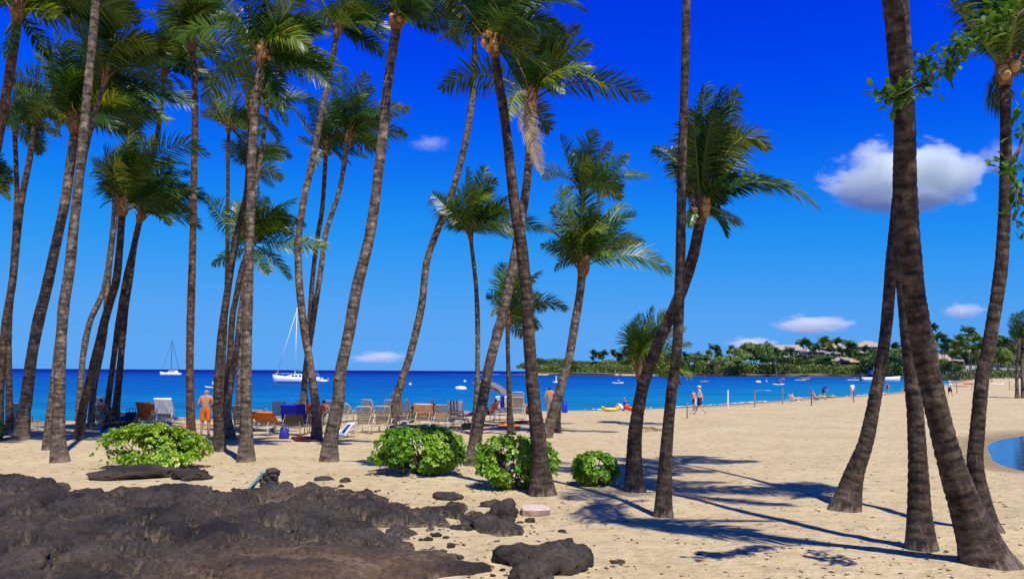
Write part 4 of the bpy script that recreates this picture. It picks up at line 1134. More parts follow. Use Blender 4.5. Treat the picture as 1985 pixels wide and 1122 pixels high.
place_lounger('dark', 20, 836, 4, 'shaded brown strap lounger behind the thin upright palm at the left edge')
place_lounger('dark', 186, 838, -6, 'shaded brown strap lounger with its back beside the leaning palm foot')
place_lounger('dark', 193, 818, -14, 'brown strap lounger tilted, nearer the water than the shaded one', 1.05)
lo = place_lounger('dark', 272, 832, 3, 'lounger carrying the rust orange towel'); towel_on(lo, [T_BR, T_DO], 3, 'rust and brown towel over a lounger beside the white towel', .37, .6, .75, lambda u, v: math.sin(u * 5 + 4 * math.sin(v * 9)) > .25)
lo = place_lounger('tan_up', 309, 832, -4, 'lounger wrapped in the bright white towel', 1.12); towel_on(lo, T_WH, 4, 'bright white towel covering a whole lounger back', .34, .8, .62)
place_lounger('dark', 458, 842, 0, 'tan lounger half hidden right of the dark leaning palms')
lo = place_lounger('tan_low', 512, 846, -12, 'low lounger under the bright orange towel'); towel_on(lo, T_OR, 5, 'bright orange towel spread over a low lounger', .48, .7, .35)
place_lounger('tan', 532, 822, 12, 'tan lounger with bare back left of the blue and white towels')
lo = place_lounger('tan', 572, 822, 28, 'tan lounger turned right with white towel at its top'); towel_on(lo, [T_WH, T_BL], 6, 'white towel with blue underside on a turned lounger', .36, .3, .45, lambda u, v: v > .5)
lo = place_lounger('dark', 561, 847, 4, 'lounger with blue towel closest to the camera', 1.06); towel_on(lo, T_BL, 7, 'deep blue towel hanging over both sides of a lounger', .43, .8, .36)
lo = place_lounger('dark', 604, 842, 6, 'brown lounger with dark red towel beside the bowed palm'); towel_on(lo, T_RD, 8, 'dark red towel along the top of a brown lounger', .33, .4, .16)
place_lounger('tan', 644, 822, -24, 'tan lounger half hidden behind the tall ringed palm')
place_lounger('tan_low', 676, 818, -26, 'tan lounger tilted low right of the tall ringed palm')
place_lounger('tan', 704, 842, -6, 'tan lounger beside the hanging white and blue towel')
place_lounger('tan', 716, 818, -24, 'tan lounger turned right, behind the one beside the hanging towel')
place_lounger('tan', 740, 841, -4, 'tan lounger just left of the S curved palm foot')
place_lounger('tan', 756, 818, -4, 'tan lounger behind the S curved palm, closest to water')
place_lounger('tan_up', 779, 832, -6, 'tan lounger just right of the S curved palm foot', 1.08)
lo = place_lounger('tan', 820, 833, -4, 'lounger under the colourful flowered towel'); towel_on(lo, [T_PK, T_YE], 9, 'pink white and yellow flowered towel over a lounger', .42, .6, .45, lambda u, v: math.sin(u * 7 + 3) * math.cos(v * 11) > .3)
place_lounger('tan', 857, 835, -6, 'bare tan lounger between the flowered towel and striped towel')
lo = place_lounger('tan_up', 884, 832, -8, 'lounger with white and dark striped towel', 1.05); towel_on(lo, [T_WH, T_BK], 10, 'white towel with thin dark stripes over a lounger back', .31, .5, .42, lambda u, v: math.sin(u * 15) > .80)
place_lounger('tan', 946, 818, 62, 'tan lounger seen from its side right of the leaning palm pair')
lo = place_lounger('tan_up', 972, 816, 2, 'lounger with blue and white striped towel', 1.05); towel_on(lo, [T_WH, T_BL], 11, 'white towel with one broad blue stripe on a lounger', .29, .5, .55, lambda u, v: abs(u) < .42)
place_lounger('tan_up', 1004, 814, -4, 'tan lounger in front of the taller backed one, right of thin palm')
place_lounger('tan_up', 1003, 803, 2, 'tan lounger whose tall back shows above another, right of thin palm', 1.12)

for px, py, w, h, mt, rz_, lab in ((596, 852, .5, .9, T_RD, 20, 'dark red towel dropped on the sand under the bowed palm'), (660, 838, .45, .7, T_WH, -15, 'white towel lying on sand behind the tall ringed palm'), (985, 826, .5, 1.0, T_OR, 8, 'orange towel lying on sand beside the short thin palm'),
                                (1012, 818, .4, .8, T_RD, -20, 'red towel lying on sand right of the tall backed lounger'), (800, 840, .5, .9, T_GR, 10, 'green towel lying on sand left of the flowered towel lounger'), (918, 838, .5, .8, T_PK, 25, 'pink towel lying on sand at the slender pale palm foot')):
    p = G(px, py); V = []; Fc = []
    for i in range(9):
        for j in range(7):
            x = (j / 6 - .5) * 2 * w; y = (i / 8 - .5) * 2 * h; V.append((x, y, Hs(p.x + x, p.y + y) - p.z + .02 + .05 * float(vnoise(np.array([x * 4 + px]), np.array([y * 4]), 3)[0])))
    for i in range(8):
        for j in range(6): Fc.append((i * 7 + j, i * 7 + j + 1, i * 7 + j + 8, i * 7 + j + 7))
    tag(obj('towel', mk_mesh('towel', V, Fc, mt, True), None, p, (0, 0, R(rz_))), lab, 'towel')
# hanging white and blue towel on a small side table
p = G(681, 846); s = mpp(p)
tb = empty('side_table', (p.x, p.y, p.z), 'low cream side table under the white and blue towel', 'table')
MB().box((0, 0, .50), (.42, .42, .03)).build('tabletop', FRM, tb)
for sx in (-1, 1):
    for sy in (-1, 1): MB().tube([(sx * .18, sy * .18, .49), (sx * .19, sy * .19, 0)], .015, 6).build('leg', FRM, tb)
V = []; Fc = []; mi = []
for i in range(12):
    for j in range(9):
        u = j / 8 - .5; t = i / 11
        z = .525 if t < .3 else .525 - (t - .3) * .72
        V.append((u * .30 + .03 * math.sin(t * 6) - (.42 * max(0, t - .3)), -.16 - min(t, .3) * .25 - .02 * math.sin(j * 1.9 + i * .5) - (.05 * max(0, t - .3)), z))
for i in range(11):
    for j in range(8):
        Fc.append((i * 9 + j, i * 9 + j + 1, i * 9 + j + 10, i * 9 + j + 9)); mi.append(1 if 2 <= j <= 4 and 4 <= i <= 8 else 0)
tw = tag(obj('towel', mk_mesh('towel', V, Fc, [T_WH, T_BL], True, mi), None, p), 'white towel with blue print hanging beside a tan lounger', 'towel')
md = tw.modifiers.new('thickness', 'SOLIDIFY'); md.thickness = .01

# blue pad on the sand, red bag, black bags, dark wheeled bag
PADB = cl('pad_blue', (0.03, 0.16, 0.50))
p = G(228, 838); m = MB()
m.loft([[(x, y, z + .02 * math.sin(x * 3)) for y, z in ((-.33, .05), (-.33, .12), (.33, .12), (.33, .05))] for x in np.linspace(-.55, .55, 8)])
tag(m.build('beach_mat', PADB, None, False, p), 'folded blue beach mat on the sand beside the widest bush', 'mat')

def bag(name, px, py, w, h, mat, label, strap=True):
    p = G(px, py); rt = empty(name, (p.x, p.y + w * .3, p.z), label, 'bag')
    m = MB(); rings = []
    for z, k in ((0, .92), (.15, 1.06), (.5, 1.0), (.8, .86), (.97, .62), (1.0, .3)):
        rings.append([(math.copysign(abs(math.cos(a)) ** .6, math.cos(a)) * w / 2 * k, math.copysign(abs(math.sin(a)) ** .6, math.sin(a)) * w * .32 * k, z * h + .02 * math.sin(a * 3)) for a in np.linspace(0, 6.283, 14, endpoint=False)])
    m.loft(rings); m.build('body', mat, rt, True)
    if strap:
        m = MB()
        for sy in (-1, 1): m.tube([(-w * .28, sy * w * .2, h * .8), (-w * .2, sy * w * .2, h * 1.25), (w * .2, sy * w * .2, h * 1.25), (w * .28, sy * w * .2, h * .8)], .014, 5)
        m.build('handle', mat, rt, True)
    return rt
REDP = simple('red_nylon', (0.62, 0.02, 0.015), 0.4, 0.15); NAVY = simple('navy_nylon', (0.012, 0.014, 0.03), 0.5, 0.2)
bag('beach_bag', 346, 845, .52, .30, REDP, 'bright red bag on the sand beside the reddish palm')
bag('beach_bag', 249, 826, .62, .62, NAVY, 'large black bag standing beside the rust towel lounger')
bag('beach_bag', 223, 822, .40, .45, NAVY, 'black bag behind the slim dark palm foot')
bag('beach_bag', 238, 824, .34, .40, NAVY, 'small black bag between the other black bags')
bag('beach_bag', 1095, 800, .34, .62, simple('royal_nylon', (0.01, 0.03, 0.5), .5), 'royal blue bag standing at the water edge right of the bare backed man')
bag('beach_bag', 905, 833, .5, .28, simple('olive_nylon', (0.06, 0.09, 0.03), .6), 'dark olive bag behind the middle bush right end')
bag('beach_bag', 549, 850, .34, .34, simple('blue_nylon', (0.02, 0.03, 0.3), .6), 'blue bag at the foot of the blue towel lounger')

# beach umbrella, tilted
UMB = simple('umbrella_canvas', (0.20, 0.16, 0.14), 0.8, 0.12, 6); POLE = simple('umbrella_pole', (0.7, 0.7, 0.68), 0.35, 0.05)
def umbrella(px, py, h, r, tilt, label, mats, group=None, sc=1.0, rz=0.0, alt=False):
    p = G(px, py); rt = empty('beach_umbrella', p, label, 'beach umbrella', group, rz)
    q = Matrix.Rotation(tilt, 3, 'Y'); top = Vector((0, 0, h)); 
    MB().tube([(0, 0, -.05), (0, 0, h * .72), Vector((0, 0, h * .72)) + q @ Vector((0, 0, h * .28))], .02, 6).build('pole', POLE, rt)
    base = Vector((0, 0, h * .72)); V = [base + q @ Vector((0, 0, h * .28))]; Fc = []; mi = []
    n = 16
    for k, (rr, zz) in enumerate(((.35, .93), (.7, .74), (1.0, .42))):
        for j in range(n):
            a = 2 * math.pi * j / n; dip = .06 * (j % 2) * rr
            V.append(base + q @ Vector((math.cos(a) * r * rr, math.sin(a) * r * rr, h * .28 * zz - dip * .6)))
    for j in range(n):
        Fc.append((0, 1 + j, 1 + (j + 1) % n)); mi.append((j // 2) % 2 if alt else 0)
        for k in range(2):
            Fc.append((1 + k * n + j, 1 + (k + 1) * n + j, 1 + (k + 1) * n + (j + 1) % n, 1 + k * n + (j + 1) % n)); mi.append((j // 2) % 2 if alt else 0)
    obj('canopy', mk_mesh('canopy', V, Fc, mats, False, mi), rt)
    m = MB()
    for j in range(0, n, 2): m.tube([V[0] + Vector((0, 0, -.02)), V[1 + n + j] + Vector((0, 0, -.02)), V[1 + 2 * n + j] + Vector((0, 0, -.02))], .008, 4)
    m.build('ribs', POLE, rt)
    return rt
umbrella(950, 826, 2.0, .95, R(20), 'large tilted grey brown umbrella between the leaning palms', [UMB, UMB])

# stakes in the sand
WOOD = simple('weathered_stake', (0.34, 0.23, 0.15), 0.85, 0.3, 12); WOODW = simple('whitewashed_stake', (0.78, 0.75, 0.70), 0.7, 0.15, 12); WOODR = simple('rusty_stake', (0.22, 0.07, 0.045), 0.7, 0.3, 12)
STK = [(1332, 779, 811, 0, 'short dark stake nearest the slim straight palm'), (1348, 769, 802, 1, 'pale stake beside the walking man in white cap'),
       (1411, 756, 791, 1, 'white stake right of the walking man in white cap'), (1463, 757, 789, 0, 'thin grey stake between the white stake and the sunbathing woman'),
       (1517, 752, 783, 0, 'dark stake just left of the sunbathing woman'), (1573, 752, 786, 2, 'rusty stake in front of the lounging red backed man'),
       (1655, 756, 779, 2, 'rusty stake beside the child in the shallow water'), (1830, 743, 766, 2, 'rusty stake left of the man carrying a towel'),
       (1855, 742, 762, 2, 'rusty stake right of the man carrying a towel'), (1884, 741, 757, 0, 'small stake just left of the far right dark palm'), (1957, 738, 757, 2, 'rusty stake beside the bicycle')]
for x, y0, y1, k, lab in STK:
    p = G(x, y1); s = mpp(p); h = (y1 - y0) * s; r = (.045 if k != 1 else .06)
    m = MB(); m.loft([[(math.cos(a) * r * q_ + z * .03, math.sin(a) * r * q_, z * h) for a in np.linspace(0, 6.28, 7, endpoint=False)] for z, q_ in ((-.1, 1), (.5, .95), (.96, .9), (1, .55))])
    tag(m.build('stake', (WOOD, WOODW, WOODR)[k], None, False, p), lab, 'stake', 'stakes along the beach')

# dry frond lying on the sand by the curved palm
p = G(1252, 836); rng = np.random.default_rng(3)
pth = np.array([(-.75, .1, .06), (-.3, .0, .16), (.1, -.02, .20), (.5, .05, .12), (.85, .12, .05)])
ff = empty('fallen_frond', p, 'dry grey palm frond lying on the sand right of the curved palm', 'palm frond')
obj('frond', frond_mesh(pth, .35, rng, 40, 2, .02, .014, FROND_DEAD, .3, 1.2, 0), ff)
# ------------------------------------------------------------------ people
def skin_mat(name, c): 
    m = simple(name, c, 0.55, 0.10, 6); return m
SK1 = skin_mat('skin_tanned', (0.52, 0.235, 0.115)); SK2 = skin_mat('skin_light', (0.66, 0.37, 0.24)); SK3 = skin_mat('skin_brown', (0.36, 0.17, 0.09)); SK4 = skin_mat('skin_sunburnt', (0.60, 0.22, 0.12))
HGREY = simple('hair_grey', (0.32, 0.29, 0.26), .8); HDARK = simple('hair_dark', (0.02, 0.014, 0.010), .6); HWHITE = simple('hair_white', (0.75, 0.73, 0.70), .8); HBROWN = simple('hair_brown', (0.12, 0.06, 0.03), .7)
CW = cl('white_cloth', (0.82, 0.82, 0.80)); CN = cl('navy_cloth', (0.02, 0.025, 0.10)); CB = cl('blue_cloth', (0.02, 0.07, 0.40)); CO = cl('orange_cloth', (0.88, 0.19, 0.02))
CG = cl('grey_cloth', (0.30, 0.28, 0.27)); CR = cl('coral_cloth', (0.75, 0.16, 0.10)); CK = T_BK; CP = cl('pink_cloth', (0.72, 0.30, 0.34)); CM = cl('mauve_cloth', (0.34, 0.22, 0.30)); CGN = cl('lime_cloth', (0.30, 0.60, 0.08))

BASE = dict(pelvis=(0, 0, .96), waist=(0, -.01, 1.12), chest=(0, -.01, 1.32), neck=(0, 0, 1.49), jaw=(0, .035, 1.585), crown=(0, .01, 1.68))
def pose(kind):
    J = dict(BASE)
    def side(sh, el, wr, hip, kn, an, to):
        for k, v in zip(('sh', 'el', 'wr', 'hip', 'kn', 'an', 'to'), (sh, el, wr, hip, kn, an, to)):
            J[k + 'R'] = v; J[k + 'L'] = (-v[0], v[1], v[2])
    if kind == 'stand':
        side((.185, -.01, 1.42), (.245, -.05, 1.15), (.25, .04, .93), (.095, 0, .90), (.11, .02, .49), (.12, -.03, .08), (.15, .12, .03))
    elif kind == 'hands_front':
        side((.185, -.01, 1.42), (.27, -.05, 1.16), (.13, .17, 1.03), (.095, 0, .90), (.115, .02, .49), (.13, -.03, .08), (.17, .11, .03))
    elif kind == 'walk':
        side((.185, 0, 1.42), (.25, -.06, 1.15), (.23, .02, .94), (.095, 0, .90), (.10, .12, .50), (.10, .28, .10), (.11, .42, .07))
        J['elL'] = (-.25, .10, 1.17); J['wrL'] = (-.20, .26, 1.02); J['elR'] = (.25, -.14, 1.18); J['wrR'] = (.25, -.16, .95)
        J['knL'] = (-.10, -.03, .48); J['anL'] = (-.10, -.34, .16); J['toL'] = (-.10, -.28, .03)
    elif kind == 'bend':
        J.update(pelvis=(0, -.06, .93), waist=(0, .06, 1.06), chest=(0, .26, 1.18), neck=(0, .40, 1.27), jaw=(0, .48, 1.29), crown=(0, .55, 1.36))
        side((.185, .32, 1.22), (.24, .38, .95), (.20, .52, .74), (.095, -.05, .88), (.12, .03, .48), (.13, -.05, .08), (.15, .10, .03))
    elif kind == 'recline':     # seat at z = 0, leaning back, knees up
        J.update(pelvis=(0, 0, .12), waist=(0, -.10, .26), chest=(0, -.22, .43), neck=(0, -.30, .58), jaw=(0, -.28, .68), crown=(0, -.32, .77))
        side((.185, -.27, .51), (.27, -.20, .27), (.20, .08, .22), (.10, .04, .10), (.13, .42, .36), (.13, .72, .06), (.14, .86, .08))
    elif kind == 'sit_sand':    # upright, hands behind, knees bent
        J.update(pelvis=(0, 0, .12), waist=(0, -.05, .28), chest=(0, -.09, .47), neck=(0, -.10, .64), jaw=(0, -.06, .74), crown=(0, -.09, .83))
        side((.185, -.11, .57), (.25, -.26, .34), (.26, -.36, .06), (.10, .04, .11), (.14, .38, .46), (.12, .62, .08), (.13, .76, .04))
    elif kind == 'lie':
        J.update(pelvis=(0, 0, .12), waist=(0, -.16, .13), chest=(0, -.36, .14), neck=(0, -.53, .14), jaw=(0, -.62, .15), crown=(0, -.72, .15))
        side((.185, -.46, .13), (.28, -.22, .08), (.26, .04, .07), (.10, .06, .11), (.12, .48, .12), (.12, .90, .07), (.14, .96, .15))
    elif kind == 'paddle':
        J.update(pelvis=(0, 0, .12), waist=(0, -.03, .29), chest=(0, -.02, .49), neck=(0, .0, .66), jaw=(0, .035, .755), crown=(0, .0, .85))
        side((.185, -.01, .59), (.30, .12, .42), (.30, .36, .50), (.10, .05, .11), (.13, .46, .30), (.12, .85, .08), (.12, .92, .16))
        J['wrL'] = (-.28, .34, .34)
    elif kind == 'sup':
        side((.185, -.01, 1.42), (.25, .10, 1.18), (.14, .34, 1.22), (.095, 0, .90), (.14, .06, .49), (.16, -.03, .08), (.20, .10, .03))
        J['wrL'] = (-.05, .36, .85); J['elL'] = (-.24, .14, 1.08)
    return J
RAD = dict(pelvis=.125, waist=.115, chest=.135, neck=.055, jaw=.078, crown=.082, sh=.062, el=.043, wr=.03, hip=.092, kn=.060, an=.038, to=.032)
EDG = [('pelvis', 'waist'), ('waist', 'chest'), ('chest', 'neck'), ('neck', 'jaw'), ('jaw', 'crown')]
for s_ in 'LR':
    EDG += [('chest', 'sh' + s_), ('sh' + s_, 'el' + s_), ('el' + s_, 'wr' + s_), ('pelvis', 'hip' + s_), ('hip' + s_, 'kn' + s_), ('kn' + s_, 'an' + s_), ('an' + s_, 'to' + s_)]

_body = {}
def body(kind, build=1.0, quality=1):
    key = (kind, build, quality)
    if key in _body: return _body[key]
    J = pose(kind); names = list(J)
    me = bpy.data.meshes.new('tmp'); me.from_pydata([J[k] for k in names], [(names.index(a), names.index(b)) for a, b in EDG], [])
    o = bpy.data.objects.new('tmp', me); COL.objects.link(o)
    sk = o.modifiers.new('skin', 'SKIN'); sk.use_smooth_shade = True
    lay = o.data.skin_vertices[0].data
    for i, k in enumerate(names):
        r = RAD[k.rstrip('LR') if k[-1] in 'LR' else k] * (build if k in ('pelvis', 'waist', 'chest') else (1 + build) / 2)
        fl = (1.25, .85) if k in ('chest', 'waist', 'pelvis') else (1, 1)
        lay[i].radius = (r * fl[0], r * fl[1]) if False else (r, r)
        lay[i].use_root = (k == 'pelvis')
    ss = o.modifiers.new('sub', 'SUBSURF'); ss.levels = quality; ss.render_levels = quality
    dg = bpy.context.evaluated_depsgraph_get(); ev = o.evaluated_get(dg)
    m2 = bpy.data.meshes.new_from_object(ev)
    n = len(m2.vertices); co = np.empty(n * 3); m2.vertices.foreach_get('co', co); V = co.reshape(-1, 3)
    Fc = [tuple(p.vertices) for p in m2.polygons]
    bpy.data.objects.remove(o); bpy.data.meshes.remove(me); bpy.data.meshes.remove(m2)
    # which bone each face belongs to
    cen = np.array([V[list(f)].mean(0) for f in Fc]); best = np.full(len(cen), 9.0); bi = np.zeros(len(cen), int); bt = np.zeros(len(cen))
    for i, (a, b) in enumerate(EDG):
        A, B = np.array(J[a]), np.array(J[b]); d = B - A; t = np.clip(((cen - A) @ d) / (d @ d), 0, 1)
        ra = RAD[a.rstrip('LR') if a[-1] in 'LR' else a]; rb = RAD[b.rstrip('LR') if b[-1] in 'LR' else b]
        ds = np.linalg.norm(cen - A - t[:, None] * d, axis=1) - (ra + (rb - ra) * t)
        m = ds < best; best[m] = ds[m]; bi[m] = i; bt[m] = t[m]
    # hands: palm and five fingers; nose and ears
    mb = MB()
    for s in 'LR':
        w = np.array(J['wr' + s]); e = np.array(J['el' + s]); d = nrm(w - e); sx = 1 if s == 'R' else -1
        side = nrm(np.cross(d, [0.2, 1, 0.3])); nn = np.cross(d, side)
        mb.tube([w - d * .01, w + d * .045, w + d * .085], [.028, .036, .030], 6)
        for k, (of, ln) in enumerate(((-.024, .062), (-.008, .075), (.008, .07), (.023, .055))):
            p0 = w + d * .075 + side * of; mb.tube([p0, p0 + d * ln * .55 + nn * .006, p0 + d * ln + nn * .022], [.009, .008, .006], 4)
        p0 = w + d * .02 + side * .028; mb.tube([p0, p0 + side * .025 + d * .028, p0 + side * .03 + d * .058 + nn * .01], [.011, .010, .007], 4)
    jw, cr = np.array(J['jaw']), np.array(J['crown']); upv = nrm(cr - jw); fwd = np.array([0, 1.0, 0]) - upv * upv[1]
    fwd = nrm(fwd) if np.linalg.norm(fwd) > .2 else np.array([0, 0, 1.0]); rgt = np.cross(fwd, upv)
    c = jw * .5 + cr * .5
    mb.tube([c + fwd * .07 + upv * .02, c + fwd * .098 - upv * .015, c + fwd * .075 - upv * .025], [.008, .014, .012], 5)
    for sx in (-1, 1): mb.ball(c + rgt * sx * .083 - upv * .005 - fwd * .01, (.012, .018, .028), 6, 4)
    b0 = len(V); V = np.vstack([V, np.array([tuple(p) for p in mb.v])]); F2 = Fc + [tuple(i + b0 for i in f) for f in mb.f]
    _body[key] = (V, F2, Fc, cen, bi, bt, J, (c, upv, fwd)); return _body[key]

def shell(name, B, sel, mat, off, parent):
    V, F2, Fc, cen, bi, bt, J, hd = B
    idx = [i for i in range(len(Fc)) if sel[i]]
    if not idx: return None
    nv = np.zeros_like(V)
    for f in Fc:
        a = V[list(f)]; nn = np.cross(a[1] - a[0], a[2] - a[0]); nv[list(f)] += nn
    nv = nrm(nv); used = sorted({v for i in idx for v in Fc[i]}); mp = {v: k for k, v in enumerate(used)}
    P = V[used] + nv[used] * off
    return obj(name, mk_mesh(name, P, [tuple(mp[v] for v in Fc[i]) for i in idx], mat, True), parent)

def bone(B, pred): 
    V, F2, Fc, cen, bi, bt, J, hd = B
    return np.array([pred(EDG[b][0].rstrip('LR') if EDG[b][0][-1] in 'LR' else EDG[b][0], EDG[b][1].rstrip('LR') if EDG[b][1][-1] in 'LR' else EDG[b][1], t) for b, t in zip(bi, bt)])

def person(kind, loc, rz, skin, label, shorts=None, top=None, hair=None, hat=None, build=1.0, sc=1.0, bikini=None, group=None, quality=1, long_sleeve=False):
    B = body(kind, build, quality); V, F2, Fc, cen, bi, bt, J, (hc, upv, fwd) = B
    rt = empty('person', loc, label, 'person', group, rz, sc)
    obj('body', mk_mesh('body', V, F2, skin, True), rt)
    if shorts is not None:
        shell('shorts', B, bone(B, lambda a, b, t: (a, b) == ('pelvis', 'hip') or ((a, b) == ('hip', 'kn') and t < .78) or ((a, b) == ('pelvis', 'waist') and t < .45)), shorts, .022, rt)
    if top is not None:
        shell('shirt', B, bone(B, lambda a, b, t: ((a, b) == ('pelvis', 'waist') and t >= .2) or (a, b) == ('waist', 'chest') or ((a, b) == ('chest', 'neck') and t < .75) or (a, b) == ('chest', 'sh') or ((a, b) == ('sh', 'el') and t < (1.1 if long_sleeve else .55))), top, .018, rt)
    if bikini is not None:
        shell('swimsuit', B, bone(B, lambda a, b, t: (a, b) == ('pelvis', 'hip') or ((a, b) == ('pelvis', 'waist') and t < .3) or ((a, b) == ('waist', 'chest') and t > .65)), bikini, .010, rt)
    if hair is not None:
        d = cen - hc; hs = bone(B, lambda a, b, t: b in ('crown', 'jaw'))
        u = d @ upv; f = d @ fwd
        sel = hs & ((u > .045) | ((f < -.015) & (u > -.06)))
        shell('hair', B, sel, hair, .014, rt)
    if hat is not None:
        m = MB(); rings = []
        rr = np.cross(fwd, upv)
        for h, k in ((.03, .112), (.07, .108), (.10, .085), (.118, .03)):
            rings.append([tuple(hc + upv * h + (rr * math.cos(a) + fwd * math.sin(a)) * k) for a in np.linspace(0, 6.28, 12, endpoint=False)])
        m.loft(rings)
        m.loft([[tuple(hc + upv * .035 + fwd * (.09 + y) + rr * x + upv * (-.25 * y)) for x, y in ((-.085, 0), (-.07, .07), (0, .10), (.07, .07), (.085, 0))], [tuple(hc + upv * .028 + fwd * (.09 + y) + rr * x + upv * (-.25 * y)) for x, y in ((-.085, 0), (-.07, .07), (0, .10), (.07, .07), (.085, 0))]], 0, True)
        m.build('hat', hat, rt, True)
    return rt

def on_ground(px, py, dz=0.0):
    p = G(px, py); return Vector((p.x, p.y, p.z + dz))

person('hands_front', on_ground(397, 845), R(4), SK1, 'standing bare backed man in orange shorts facing the sea', CO, None, HGREY, None, 1.12, 1.02, quality=2)
person('stand', on_ground(1066, 814), R(-6), SK1, 'bare backed man in grey shorts behind the centre right palm', CG, None, HDARK, None, 1.12, 1.0, quality=2)
person('walk', on_ground(1357, 803), R(78), SK2, 'man in white cap and navy shorts walking along the stakes', CN, None, HGREY, CW, 1.1, .98, quality=2)
person('stand', on_ground(1345, 796), R(60), SK3, 'dark haired child in pink and navy behind the walking man', CN, CP, HDARK, None, .9, .80)
person('sit_sand', on_ground(1210, 796), R(68), SK2, 'person in blue shirt sitting on sand beside the yellow kayak', CW, CB, HDARK, None, 1.05, 1.0, quality=2)
# sunbathers with low beach chairs
LOWF = simple('white_beach_chair', (0.75, 0.74, 0.72), .5, .1)
def low_chair(px, py, rz, label, mat):
    p = G(px, py); rt = empty('beach_chair', p, label, 'beach chair', None, rz)
    m = MB()
    for sx in (-.3, .3):
        m.tube([(sx, .42, 0), (sx, .38, .2), (sx, -.1, .14), (sx, -.42, .74)], .014, 5); m.tube([(sx, -.1, .14), (sx, -.32, 0)], .014, 5); m.tube([(sx, -.30, .45), (sx, .2, .42), (sx, .28, .18)], .014, 5)
    m.build('frame', LOWF, rt)
    MB().box((0, .14, .175), (.58, .5, .012), 0, Matrix.Rotation(R(7), 3, 'X')).build('seat', mat, rt)
    MB().box((0, -.255, .44), (.58, .012, .64), 0, Matrix.Rotation(R(27), 3, 'X')).build('backrest', mat, rt)
    return rt
low_chair(1540, 781, R(-80), 'low white beach chair under the dark haired sunbather', T_WH)
person('recline', on_ground(1541, 781, .13), R(-80), SK2, 'dark haired sunbather reclining in a low white chair by the water', None, None, HDARK, None, 1.0, 1.0, CK)
low_chair(1582, 778, R(-96), 'low white beach chair under the sunburnt man', T_WH)
person('recline', on_ground(1583, 778, .13), R(-96), SK4, 'sunburnt man lounging in a white beach chair beside green float', CG, None, HGREY, None, 1.2, 1.08)
person('bend', on_ground(1597, 770), R(-60), SK2, 'person in navy bending over behind the sunburnt man', CN, CN, HDARK, None, 1.0, 1.0)
person('lie', on_ground(1614, 771, .02), R(-84), SK3, 'person lying on sand right of the green float', CR, None, HBROWN, None, 1.0, 1.0)
person('stand', on_ground(1653, 772), R(10), SK2, 'person in white top standing behind a rusty stake in shallow water', CP, CW, HDARK, None, .95, .90)
person('walk', on_ground(1842, 770), R(-60), SK2, 'man in white hat and dark shorts carrying pale towel on far sand', CK, CW, None, CW, 1.05, 1.0)
person('recline', on_ground(205, 822, .36), R(-20), SK2, 'dark haired person in coral shirt beside the brown strap loungers', CK, CR, HDARK, None, 1.05, 1.05, quality=2)
person('recline', on_ground(624, 824, .36), R(24), SK4, 'long haired sunbather with bare arms beside the bowed palm', CB, None, HDARK, None, 1.0, 1.05, CK, quality=2)
person('recline', on_ground(836, 825, .36), R(10), SK4, 'white haired person in coral top between two loungers', CK, CR, HWHITE, None, 1.1, 1.1, quality=2)
person('lie', on_ground(903, 822, .36), R(-80), SK4, 'person in mauve lying beside the striped towel lounger', CM, CM, HBROWN, None, 1.1, 1.05)
person('recline', on_ground(798, 826, .15), R(14), SK2, 'sunbather with raised knees left of the flowered towel', CGN, None, HBROWN, None, 1.0, 1.0, CGN)
person('recline', on_ground(950, 818, .36), R(62), SK4, 'sunbather seated under the tilted grey brown umbrella', CK, CR, HBROWN, None, 1.05, 1.0)
person('sit_sand', on_ground(1025, 803), R(10), SK3, 'dark haired person sitting at the water edge left of tall dark palm', CK, None, HDARK, None, 1.0, 1.0, CK)
person('stand', on_ground(767, 812), R(20), SK2, 'person in white top half hidden behind the S curved palm', CG, CW, HGREY, None, 1.1, 1.0)
person('lie', on_ground(492, 818, .36), R(70), SK2, 'sunbather with white cap lying left of the bare tan lounger', CW, None, None, CW, 1.0, 1.0)

# ------------------------------------------------------------------ boats
HULLW = simple('white_gelcoat', (0.80, 0.80, 0.78), 0.3, 0.05, 2); DECKG = simple('grey_deck', (0.45, 0.46, 0.47), .5); GLASSD = simple('dark_glass', (0.02, 0.025, 0.03), .15)
ALU = simple('white_mast', (0.82, 0.82, 0.80), .35, .04); SAILC = simple('teal_sail_cover', (0.02, 0.32, 0.38), .7); BLUEC = simple('blue_canvas', (0.02, 0.06, 0.42), .7); DARKM = simple('dark_mast', (0.05, 0.05, 0.055), .4)
YEL = simple('yellow_plastic', (0.80, 0.62, 0.04), .4, .06); ORG = simple('orange_plastic', (0.85, 0.26, 0.03), .4, .06); REDQ = simple('red_plastic', (0.70, 0.06, 0.05), .4, .06); LIME = simple('lime_plastic', (0.25, 0.75, 0.06), .4); GREYR = simple('grey_rubber', (0.55, 0.55, 0.56), .5)

def hull(m, L, B, free, draft, sheer=.15, bow=1.0, mi=0, y0=0.0, transom=.75, rake=.25):
    """boat hull along +x, waterline z=0"""
    n = 14; rings = []
    for i in range(n + 1):
        t = i / n; x = -L / 2 + L * t
        b = B / 2 * (transom + (1 - transom) * min(1, t / .4)) if t < .4 else B / 2 * max(0.02, 1 - ((t - .4) / .6) ** 2.2)
        zt = free * (1 + sheer * (2 * t - .7) ** 2 * (2 if t > .35 else .4)); d = -draft * (1 - max(0, t - .55) / .45 * .9) * (0.6 + .4 * min(1, t / .3))
        rk = rake * max(0, t - .6) * free
        rings.append([(x + rk * 1.6, y0 + b, zt), (x + rk, y0 + b * .98, zt * .5), (x, y0 + b * .80, 0.02), (x - rk, y0 + b * .35, d), (x - rk, y0 - b * .35, d), (x, y0 - b * .80, 0.02), (x + rk, y0 - b * .98, zt * .5), (x + rk * 1.6, y0 - b, zt)])
    m.loft(rings, mi); return m

